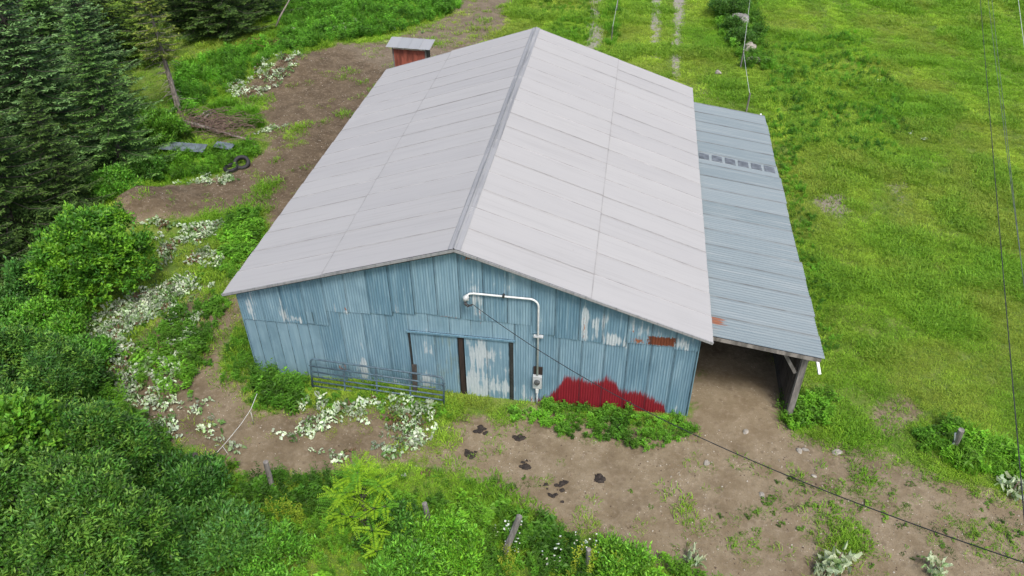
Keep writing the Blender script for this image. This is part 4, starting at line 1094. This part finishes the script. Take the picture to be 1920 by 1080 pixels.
for e in tipsx:
    for k in range(6):
        a = k * 1.05 + R.normal(0, .35); el = R.uniform(-.1, .6); fl = R.uniform(.38, .62)
        h_ = np.array((math.cos(a) * math.cos(el), math.sin(a) * math.cos(el), math.sin(el)))
        sd = norm(np.cross(h_, (0, 0, 1)))
        cf = (0.235, 0.335, 0.020) if R.random() < .6 else (0.115, 0.24, 0.024)
        for i in range(12):
            s = (i + 1) / 12; q = e + h_ * fl * s - np.array((0, 0, .12 * fl * s * s))
            for sg in (-1, 1):
                PV.append(q); AX.append(sd * sg + h_ * .6 + np.array((0, 0, R.normal(-.1, .2)))); UP.append((0, 0, 1)); LN.append(.125 * (1.1 - .75 * s) + .02); WD.append(.030); CC.append(cf)
V, F = leaf_arrays(np.array(PV), np.array(AX), np.array(UP), np.array(LN), np.array(WD), .1)
C = colvar(len(PV), (1, 1, 1), .15, .06, R); C[:, :3] *= np.array(CC)
leaf_object('crown', V, F, np.repeat(np.clip(C, 0, 1), 4, 0), 'leaf', sap)
stem.build('trunk', M['bark'], sap, True)

# ------------------------------------------------------------------ scattered ground cover (uncountable): points carry turn, size and tint
def template(name, V, F, C, mat):
    me = mesh_arrays(name, V, F, {'col': ('FLOAT_COLOR', C)}); me.materials.append(M[mat])
    return bpy.data.objects.new(name, me)        # source shape only, not placed in the scene

def tuft(R, n, h, w, spread, lean=.5):
    a = R.uniform(0, 6.28, n); r = spread * np.sqrt(R.random(n))
    p = np.stack([r * np.cos(a), r * np.sin(a), np.zeros(n)], 1)
    b = a + R.normal(0, .9, n); le = lean * R.uniform(.2, 1.2, n); hh = h * R.uniform(.5, 1.15, n)
    d = np.stack([np.cos(b), np.sin(b), np.zeros(n)], 1); sd = np.stack([-np.sin(b), np.cos(b), np.zeros(n)], 1)
    ww = (w * R.uniform(.6, 1.2, n))[:, None] / 2
    mid = p + d * (hh * le * .35)[:, None] + np.array([0, 0, 1]) * (hh * .62)[:, None]
    tip = p + d * (hh * le)[:, None] + np.array([0, 0, 1]) * (hh * (1 - .25 * le))[:, None]
    V = np.stack([p - sd * ww, p + sd * ww, mid + sd * ww * .8, mid - sd * ww * .8, tip], 1).reshape(-1, 3)
    bb = np.arange(n)[:, None] * 5
    F = np.concatenate([bb + np.array([[0, 1, 2]]), bb + np.array([[0, 2, 3]]), bb + np.array([[3, 2, 4]])], 1).reshape(-1, 3)
    return V, F, np.repeat(colvar(n, (1, 1, 1), .18, .08, R), 5, 0) 

def herb(R, nst, h, nl, Ln, Wd, spread, elev=.35):
    PV, AX = [], []
    for s in range(nst):
        a = R.uniform(0, 6.28); r = spread * math.sqrt(R.random()); le = R.normal(0, .18, 2); hh = h * R.uniform(.55, 1.1)
        for k in range(nl):
            f = .25 + .75 * (k + R.random()) / nl; b = k * 2.4 + R.normal(0, .4)
            PV.append((r * math.cos(a) + le[0] * hh * f, r * math.sin(a) + le[1] * hh * f, hh * f)); AX.append((math.cos(b), math.sin(b), R.normal(elev, .3)))
    n = len(PV)
    V, F = leaf_arrays(np.array(PV), np.array(AX), np.tile((0, 0, 1.0), (n, 1)) + R.normal(0, .2, (n, 3)), Ln * R.uniform(.6, 1.2, n), Wd * R.uniform(.7, 1.2, n), .12, .15)
    return V, F, np.repeat(colvar(n, (1, 1, 1), .22, .08, R), 4, 0)

def big_leaves(R, n, Ln, Wd, spread, wilt=.3):
    Vs, Fs, Cs = [], [], []
    for k in range(n):
        a = R.uniform(0, 6.28); r = spread * math.sqrt(R.random()); b = R.uniform(0, 6.28); L_ = Ln * R.uniform(.55, 1.2); W_ = Wd * R.uniform(.6, 1.15)
        o = np.array((r * math.cos(a), r * math.sin(a), R.uniform(.03, .22))); d = np.array((math.cos(b), math.sin(b), R.normal(.12, .28))); s = np.array((-math.sin(b), math.cos(b), R.normal(0, .35)))
        out = [(0, 0), (.12, .32), (.33, .5), (.52, .40), (.70, .46), (.88, .2), (1, 0), (.86, -.24), (.68, -.44), (.5, -.38), (.3, -.5), (.1, -.3)]
        V = [o + d * L_ * .5 + np.array((0, 0, .03))]
        for u, v in out: V.append(o + d * L_ * u + s * W_ * v + np.array((0, 0, R.normal(0, .03) - wilt * L_ * abs(u - .5) * .5)))
        bI = 13 * k; Vs += V; Fs += [(bI, bI + 1 + i, bI + 1 + (i + 1) % 12) for i in range(12)]
        c = colvar(1, (1, 1, 1), .26, .05, R)[0]; c[:3] *= (1, 1, 1) if R.random() < .75 else (.55, .72, .42); Cs += [c] * 13
    return np.array(Vs), np.array(Fs), np.array(Cs)

def scatter(name, label, pts, rotz, tilt, scl, tint, idx, sources):
    me = bpy.data.meshes.new(name); n = len(pts)
    me.vertices.add(n); me.vertices.foreach_set('co', np.asarray(pts, np.float32).ravel())
    for an, ty, key, dat in (('rot', 'FLOAT_VECTOR', 'vector', np.concatenate([tilt, rotz[:, None]], 1)), ('scl', 'FLOAT', 'value', scl), ('tint', 'FLOAT_COLOR', 'color', np.concatenate([np.clip(tint, 0, 1), np.ones((n, 1))], 1))):
        a = me.attributes.new(an, ty, 'POINT'); a.data.foreach_set(key, np.asarray(dat, np.float32).ravel())
    a = me.attributes.new('pick', 'INT', 'POINT'); a.data.foreach_set('value', np.asarray(idx, np.int32))
    o = link(name, me); tag(o, label, None, None, 'stuff')
    ng = bpy.data.node_groups.new(name, 'GeometryNodeTree')
    ng.interface.new_socket('Geometry', in_out='INPUT', socket_type='NodeSocketGeometry'); ng.interface.new_socket('Geometry', in_out='OUTPUT', socket_type='NodeSocketGeometry')
    N_, Lk = ng.nodes, ng.links
    gi = N_.new('NodeGroupInput'); go = N_.new('NodeGroupOutput'); iop = N_.new('GeometryNodeInstanceOnPoints')
    mp = N_.new('GeometryNodeMeshToPoints'); Lk.new(gi.outputs[0], mp.inputs[0]); Lk.new(mp.outputs[0], iop.inputs['Points'])
    jn = N_.new('GeometryNodeJoinGeometry')
    for s in reversed(sources):
        oi = N_.new('GeometryNodeObjectInfo'); oi.inputs['Object'].default_value = s
        g2 = N_.new('GeometryNodeGeometryToInstance'); Lk.new(oi.outputs['Geometry'], g2.inputs[0]); Lk.new(g2.outputs[0], jn.inputs[0])
    Lk.new(jn.outputs[0], iop.inputs['Instance']); iop.inputs['Pick Instance'].default_value = True
    def na(nm, ty):
        q = N_.new('GeometryNodeInputNamedAttribute'); q.data_type = ty; q.inputs[0].default_value = nm; return next(s for s in q.outputs if s.enabled)
    Lk.new(na('pick', 'INT'), iop.inputs['Instance Index']); Lk.new(na('scl', 'FLOAT'), iop.inputs['Scale'])
    er = N_.new('FunctionNodeEulerToRotation'); Lk.new(na('rot', 'FLOAT_VECTOR'), er.inputs[0]); Lk.new(er.outputs[0], iop.inputs['Rotation'])
    Lk.new(iop.outputs[0], go.inputs[0])
    md_ = o.modifiers.new('scatter', 'NODES'); md_.node_group = ng
    return o

def free(x, y, m=0.12):
    """outside the barn, in front of or beside it, and roughly within sight"""
    b = (np.abs(x) < W2 + m) & (y > -m) & (y < L + m)
    ln_ = (x > W2 - .1) & (x < 9.2) & (y > -0.4) & (y < 15.4)
    q = P2(np.stack([x, y, np.zeros_like(x)], -1))
    vis = (q[..., 0] > -220) & (q[..., 0] < 2140) & (q[..., 1] > -160) & (q[..., 1] < 1300)
    return ~b & ~ln_ & vis

def sample(pl, dens, warp=.4, s=0):
    lo = pl.min(0) - .6; hi = pl.max(0) + .6
    n = int(dens * np.prod(hi - lo)); x = rng.uniform(lo[0], hi[0], n); y = rng.uniform(lo[1], hi[1], n)
    k = inside(pl, x, y, warp, s) & free(x, y)
    return x[k], y[k]

def make_scatter(name, label, x, y, srcs, tint, smin, smax, tilt=.12, zoff=0.0, scale_mul=None):
    n = len(x)
    s_ = rng.uniform(smin, smax, n)
    if scale_mul is not None: s_ = s_ * scale_mul
    return scatter(name, label, np.stack([x, y, H(x, y) + zoff], 1), rng.uniform(0, 6.28, n), rng.normal(0, tilt, (n, 2)), s_, tint, rng.integers(0, len(srcs), n), srcs)

def tints(x, y, a, b, v=.16, f=.5, s=0, fine=None):
    k = np.clip((fbm(x * f, y * f, 70 + s, 4) - .3) / .4, 0, 1)[:, None]
    t_ = np.array(a) * (1 - k) + np.array(b) * k
    return t_ * np.clip(1 + rng.normal(0, v, (len(x), 1)), .5, 1.6)

RT = np.random.default_rng(99)
T_short = [template('grass_tuft', *tuft(RT, 34, .085, .014, .20, 1.2), 'inst_leaf') for _ in range(4)]
T_tall = [template('tall_tuft', *tuft(RT, 30, .46, .022, .16, .8), 'inst_leaf') for _ in range(3)]
T_clover = [template('clover', *herb(RT, 7, .09, 4, .065, .055, .16, .2), 'inst_leaf') for _ in range(3)]
T_herb = [template('herb', *herb(RT, 5, .50, 12, .13, .055, .16), 'inst_leaf') for _ in range(4)]
T_broad = [template('broad_herb', *herb(RT, 4, .42, 8, .20, .12, .16, .15), 'inst_leaf') for _ in range(3)]
T_gold = [template('slender_herb', *herb(RT, 6, .75, 18, .11, .030, .16, .5), 'inst_leaf') for _ in range(3)]
T_pale = [template('pale_rosette', *big_leaves(RT, nl, ll, ww, .2, wl), 'inst_pale') for nl, ll, ww, wl in ((8, .15, .085, .3), (12, .11, .06, .2), (5, .2, .10, .4), (9, .14, .055, .1), (7, .17, .10, .5), (14, .09, .06, .2))]

PALE = [([(280, 432), (420, 425), (395, 470), (350, 560), (290, 620), (175, 670), (150, 610), (280, 545), (300, 470)], 52, 1.0), ([(480, 790), (560, 778), (620, 760), (760, 762), (825, 785), (800, 835), (720, 866), (600, 875), (540, 825)], 30, 1.0),
        ([(230, 735), (330, 700), (400, 780), (455, 862), (380, 878), (280, 810)], 26, .95), ([(425, 175), (500, 130), (560, 130), (565, 150), (500, 178), (440, 185)], 20, .9), ([(300, 352), (350, 335), (435, 325), (430, 345), (330, 365)], 22, .85),
        ([(600, 45), (650, 25), (670, 50), (640, 65)], 10, .9), ([(470, 245), (530, 232), (525, 242), (480, 255)], 16, .8), ([(400, 430), (430, 420), (410, 560), (350, 700), (280, 760), (250, 700), (330, 600)], 22, .9), ([(160, 640), (300, 640), (260, 760), (190, 740)], 26, .95),
        ([(750, 870), (800, 875), (790, 895), (740, 890)], 10, .8), ([(1585, 150), (1660, 155), (1650, 170), (1590, 165)], 2, .7), ([(1700, 240), (1760, 255), (1750, 270), (1705, 258)], 1.5, .6), ([(730, 55), (800, 60), (790, 80), (730, 75)], 1.5, .7)]
PZ = [poly(q[0]) for q in PALE[:5]]
def PALEZ(x, y):
    r = np.zeros(len(x), bool)
    for q in PZ: r |= inside(q, x, y, .4)
    return r

# short turf everywhere the soil is not bare; density follows distance
n = 440000
x = rng.uniform(-32, 33, n); y = rng.uniform(-8, 44, n)
k = free(x, y); x, y = x[k], y[k]
dist = np.sqrt((x - CAM[0]) ** 2 + (y - CAM[1]) ** 2 + CAM[2] ** 2)
dd = dirt_at(x, y)
wood = inside(poly([(-250, -200), (560, -200), (500, 40), (400, 100), (330, 150), (300, 300), (160, 420), (0, 520), (-250, 560)]), x, y, 0)
patch = fbm(x * .8, y * .8, 5, 4)
keep = rng.random(len(x)) < np.clip((1.0 - dd * 1.12) * (1.05 - .55 * (patch > .54)), 0, 1) * np.clip(1.3 - dist / 75, .35, 1) * np.where(wood, .25, 1)
keep &= ~(inside(poly(PATH), x, y, .2) & (rng.random(len(x)) < .93)) & ~(PALEZ(x, y) & (rng.random(len(x)) < .72))
keep |= rng.random(len(x)) < .018 * (dd > .5) * (fbm(x * 1.1, y * 1.1, 8, 4) > .52)
x, y, dist, patch = x[keep], y[keep], dist[keep], patch[keep]
tt = tints(x, y, (0.190, 0.302, 0.034), (0.285, 0.345, 0.062), .24, .22, 1)
sw_ = (fbm(x * .95 + 3, y * .10, 610, 3) - .5)[:, None] * .75
tt = tt * (1 + sw_ * np.array([1.1, .8, .8]))
lushk = np.clip((fbm(x * .55 + 9, y * .55, 77, 4) - .50) / .12, 0, 1)[:, None]
tt = tt * (1 - lushk * .55) + np.array((0.120, 0.240, 0.022)) * lushk * .5
dry = np.clip((fbm(x * .35 + 30, y * .35, 15, 4) - .55) / .12, 0, 1)[:, None] * .55
tt = tt * (1 - dry) + np.array((0.265, 0.265, 0.070)) * dry
hgt = rng.uniform(.6, 1.5, len(x)) * (.7 + .6 * lushk[:, 0] - .2 * dry[:, 0]) * (.85 + dist / 90)
make_scatter('meadow_grass', 'short green meadow grass on the pasture and yard edges', x, y, T_short, tt, .7, 1.15, .1, 0, hgt)

WEEDS = [  # outline, density, templates, tint a, tint b, size
    ([(415, 560), (440, 590), (400, 650), (378, 720), (330, 760), (250, 720), (275, 650), (350, 580)], 34, T_herb + T_broad + T_tall, (0.085, 0.190, 0.024), (0.130, 0.255, 0.034), 0.45, 0.85),
    ([(440, 595), (472, 650), (450, 725), (408, 730), (425, 660)], 40, T_herb + T_tall, (0.070, 0.165, 0.020), (0.115, 0.24, 0.03), 0.4, 0.7),
    ([(465, 690), (520, 680), (600, 735), (840, 752), (850, 790), (770, 800), (600, 790), (500, 790), (455, 765)], 44, T_herb + T_broad + T_tall, (0.070, 0.165, 0.020), (0.13, 0.255, 0.032), 0.22, 0.45),
    ([(470, 700), (520, 690), (580, 725), (560, 770), (480, 770)], 30, T_herb + T_gold, (0.065, 0.155, 0.020), (0.12, 0.245, 0.03), 0.6, 1.05),
    ([(948, 765), (1000, 752), (1250, 765), (1320, 740), (1322, 812), (1220, 842), (1040, 805), (955, 790)], 52, T_broad + T_herb, (0.070, 0.170, 0.020), (0.135, 0.275, 0.034), .3, .66),
    ([(360, 865), (430, 865), (520, 900), (640, 900), (800, 935), (960, 965), (1000, 985), (1080, 1020), (1260, 1055), (1400, 1120), (600, 1300), (200, 1300), (250, 900)], 30, T_herb + T_gold + T_broad, (0.070, 0.165, 0.020), (0.145, 0.275, 0.030), 0.5, 1.05),
    ([(-100, 520), (60, 530), (160, 640), (180, 700), (260, 800), (370, 860), (360, 920), (-100, 1100)], 24, T_herb + T_gold + T_broad, (0.065, 0.150, 0.024), (0.125, 0.25, 0.03), .8, 1.5),
    ([(1718, 818), (1790, 800), (1850, 828), (1925, 868), (1990, 900), (1925, 912), (1800, 888), (1728, 852)], 46, T_herb + T_tall + T_broad, (0.085, 0.205, 0.020), (0.15, 0.29, 0.03), 0.5, 0.95),
    ([(1458, 770), (1490, 735), (1560, 740), (1540, 800), (1475, 812)], 42, T_herb + T_tall, (0.085, 0.20, 0.020), (0.14, 0.28, 0.03), .55, 1.0),
    ([(1435, 228), (1500, 245), (1530, 480), (1575, 660), (1540, 670), (1500, 500), (1460, 330)], 26, T_tall + T_herb, (0.080, 0.20, 0.018), (0.125, 0.265, 0.028), .25, .5),
    ([(325, 295), (400, 290), (480, 268), (492, 300), (455, 300), (440, 330), (300, 352), (180, 392), (168, 352), (290, 312)], 34, T_herb + T_tall, (0.090, 0.21, 0.020), (0.15, 0.30, 0.03), 0.55, 1.0),
    ([(340, 130), (420, 95), (520, 85), (560, -60), (880, -60), (860, 20), (760, 60), (640, 85), (520, 130), (440, 165), (360, 210), (320, 230)], 15, T_tall + T_herb, (0.085, 0.205, 0.022), (0.125, 0.275, 0.036), .7, 1.35),
    ([(395, 205), (430, 190), (490, 225), (488, 245), (440, 240)], 30, T_tall, (0.11, 0.235, 0.022), (0.15, 0.30, 0.03), .8, 1.3),
    ([(425, 410), (490, 395), (500, 430), (445, 530), (408, 510)], 36, T_herb + T_broad, (0.085, 0.20, 0.024), (0.14, 0.285, 0.034), 0.45, 0.9),
    ([(1335, -60), (1402, -60), (1440, 110), (1470, 140), (1395, 130), (1345, 60)], 16, T_tall + T_herb, (0.075, 0.17, 0.022), (0.12, 0.24, 0.03), .7, 1.2),
    ([(1440, 90), (1600, 60), (1700, 180), (1680, 300), (1560, 290), (1450, 240)], 7, T_tall + T_herb, (0.065, 0.175, 0.018), (0.11, 0.25, 0.026), .4, .75),
    ([(1290, 150), (1350, -100), (2100, -100), (2100, 900), (1700, 800), (1560, 800), (1540, 600), (1440, 220)], 4.5, T_tall, (0.110, 0.195, 0.024), (0.19, 0.275, 0.040), .10, .26),
    ([(960, -60), (1110, -60), (1105, 85), (1040, 60)], 10, T_tall, (0.085, 0.19, 0.022), (0.125, 0.25, 0.03), .4, .8),
    ([(1140, -60), (1165, -60), (1155, 90), (1130, 90)], 18, T_tall, (0.105, 0.235, 0.022), (0.14, 0.285, 0.03), .5, .9),
    ([(150, 330), (330, 210), (400, 230), (340, 290), (240, 340), (60, 480)], 10, T_herb + T_tall, (0.050, 0.11, 0.020), (0.09, 0.17, 0.026), .6, 1.1),
    ([(600, 880), (760, 872), (960, 905), (990, 930), (900, 930), (760, 905)], 26, T_tall + T_clover, (0.075, 0.165, 0.022), (0.11, 0.22, 0.03), .3, .6),
    ([(1295, 640), (1325, 650), (1320, 780), (1290, 800)], 30, T_herb + T_broad, (0.070, 0.165, 0.020), (0.13, 0.26, 0.03), .45, .8),
    ([(265, 600), (440, 430), (480, 440), (430, 560), (370, 740), (400, 860), (300, 830), (200, 740)], 7, T_herb + T_broad + T_clover, (0.085, 0.19, 0.024), (0.13, 0.255, 0.034), 0.3, 0.6),
    ([(860, 870), (1080, 900), (1330, 930), (1600, 865), (1925, 915), (1925, 1060), (1660, 1060), (1480, 1050), (1180, 1010), (1000, 940)], 14, T_short + T_clover, (0.095, 0.165, 0.035), (0.15, 0.225, 0.04), .35, .95),
]
PATHW = poly(PATH); TY = G(452, 316); TY2 = G(432, 322)
X, Y, TT, SC, IX, SRC = [], [], [], [], [], []
names = {}
for i, (pl, de, tm, ta, tb, s0, s1) in enumerate(WEEDS):
    x, y = sample(poly(pl), de, .35, 130 + i)
    pk = inside(PATHW, x, y, .2) | (np.hypot(x - TY[0], y - TY[1]) < .75) | (np.hypot(x - TY2[0], y - TY2[1]) < .55) | (PALEZ(x, y) & (rng.random(len(x)) < .5))
    pk &= rng.random(len(x)) > .05
    if pl[0] == (860, 870): pk |= (fbm(x * .9, y * .9, 500, 4) < .53) & (rng.random(len(x)) < .93)
    x, y = x[~pk], y[~pk]
    n = len(x)
    for t_ in tm:
        if t_.name not in names: names[t_.name] = len(SRC); SRC.append(t_)
    hn = fbm(x * 1.1, y * 1.1, 400 + i, 3); X.append(x); Y.append(y); TT.append(tints(x, y, tuple(k * .74 for k in ta), tuple(k * .98 for k in tb), .30, .9, i)); SC.append(rng.uniform(s0, s1, n) * np.clip(.45 + 1.1 * hn, .5, 1.5)); IX.append(np.array([names[t_.name] for t_ in tm])[rng.integers(0, len(tm), n)])
X, Y, TT, SC, IX = map(np.concatenate, (X, Y, TT, SC, IX))
n = len(X)
scatter('tall_weeds', 'dense tall green weeds around the barn and in the foreground', np.stack([X, Y, H(X, Y)], 1), rng.uniform(0, 6.28, n), rng.normal(0, .12, (n, 2)), SC, TT, IX, SRC)

X, Y, SC = [], [], []
for i, (pl, de, s_) in enumerate(PALE):
    x, y = sample(poly(pl), de, .4, 200 + i); k = fbm(x * 1.1, y * 1.1, 250, 3) + rng.normal(0, .05, len(x)) > .46
    X.append(x[k]); Y.append(y[k]); SC.append(s_ * rng.uniform(.6, 1.15, int(k.sum())))
X, Y, SC = map(np.concatenate, (X, Y, SC))
n = len(X)
TT = tints(X, Y, (0.42, 0.52, 0.36), (0.60, 0.68, 0.52), .28, 1.3, 4)
gk = rng.random(n) < .22
TT[gk] = np.array((0.16, 0.28, 0.09)) * np.clip(1 + rng.normal(0, .2, (int(gk.sum()), 1)), .6, 1.5)
bk = rng.random(n) < .10
TT[bk] = np.array((0.19, 0.12, 0.07))
scatter('pale_weeds', 'wilted silvery pale leaved weeds spread over the ground', np.stack([X, Y, H(X, Y) + .04], 1), rng.uniform(0, 6.28, n), rng.normal(0, .22, (n, 2)), SC, TT, rng.integers(0, 6, n), T_pale)

# fine litter, clods and pebbles on the bare soil
T_peb = []
for k in range(3):
    o = lump('pebble', None, (0, 0, 0), (1, .8, .6), .6, 900 + k, sub=1)
    co = np.array([v.co for v in o.data.vertices]); fs = np.array([tuple(p_.vertices) for p_ in o.data.polygons])
    bpy.data.objects.remove(o)
    T_peb.append(template('pebble', co, fs, np.ones((len(co), 4)), 'inst_pale'))
n = 60000
x = rng.uniform(-18, 20, n); y = rng.uniform(-8, 30, n); k = free(x, y) & (dirt_at(x, y) > .5) & (rng.random(n) < .25 + .75 * (fbm(x, y, 300, 3) > .5)); x, y = x[k], y[k]
n = len(x); s_ = .010 + .022 * rng.random(n) ** 3
TT = np.where(rng.random((n, 1)) < .35, np.array([[0.46, 0.42, 0.36]]), np.where(rng.random((n, 1)) < .5, np.array([[0.10, 0.07, 0.05]]), np.array([[0.24, 0.175, 0.12]])))
make_scatter('soil_pebbles', 'scattered pebbles and soil clods on the bare dirt', x, y, T_peb, TT, 1, 1, .3, 0.004, s_)

# white and yellow flower heads in the foreground weeds
fl = template('flower_head', *herb(RT, 3, .85, 5, .05, .045, .12, .6), 'inst_pale')
x, y = sample(poly([(880, 1000), (1000, 1000), (1100, 1040), (1200, 1075), (1000, 1110), (860, 1090)]), 1.6, .3, 5); n = len(x)
make_scatter('white_flowers', 'tiny white flower heads in the foreground weeds', x, y, [fl], np.tile((.62, .66, .58), (n, 1)), .8, 1.3)
gd = template('yellow_spray', *herb(RT, 6, .95, 14, .07, .028, .14, .8), 'inst_leaf')
xs, ys = [], []
for pl in ([(1060, 1045), (1160, 1050), (1150, 1100), (1050, 1090)], [(930, 1060), (970, 1055), (980, 1100), (930, 1100)], [(500, 960), (570, 970), (560, 1020), (500, 1000)]):
    x, y = sample(poly(pl), 12, .3, 6); xs.append(x); ys.append(y)
x = np.concatenate(xs); y = np.concatenate(ys)
make_scatter('yellow_flowers', 'yellow green flowering weeds at the lower edge of the weeds', x, y, [gd], tints(x, y, (0.22, 0.26, 0.03), (0.29, 0.29, 0.04), .15, 1), .8, 1.25)

# single pale mulleins that stand apart
for i, (q, s_, lab) in enumerate((((1568, 1058), 1.5, 'largest pale leaved mullein at the lower edge of the yard'), ((1745, 1075), 1.0, 'pale mullein at the lower right edge'), ((1297, 1056), .9, 'small pale mullein where the weeds meet the yard'),
                                  ((1896, 925), 1.3, 'pale mullein on the dirt at the right edge'), ((1545, 1078), 1.1, 'pale mullein at the bottom edge left of the largest one'))):
    R = np.random.default_rng(700 + i); P = G(*q)
    root = tag(empty('mullein_plant', (P[0], P[1], hz(P[0], P[1]))), lab, 'plant', 'pale mulleins at the yard edge')
    V, F, C = big_leaves(R, 30, .25 * s_, .075 * s_, .20 * s_, .2); V[:, 2] *= 1.6
    C[:, :3] *= np.array((0.46, 0.44, 0.47))
    leaf_object('leaves', V, F, C, 'inst_pale' if False else 'leaf', root)
    MB().tube([(0, 0, -.05), (0, .01, .12 * s_), (.02, 0, .32 * s_)], [.03, .025, .012], 6).build('stem', M['dry_twig'], root, True)
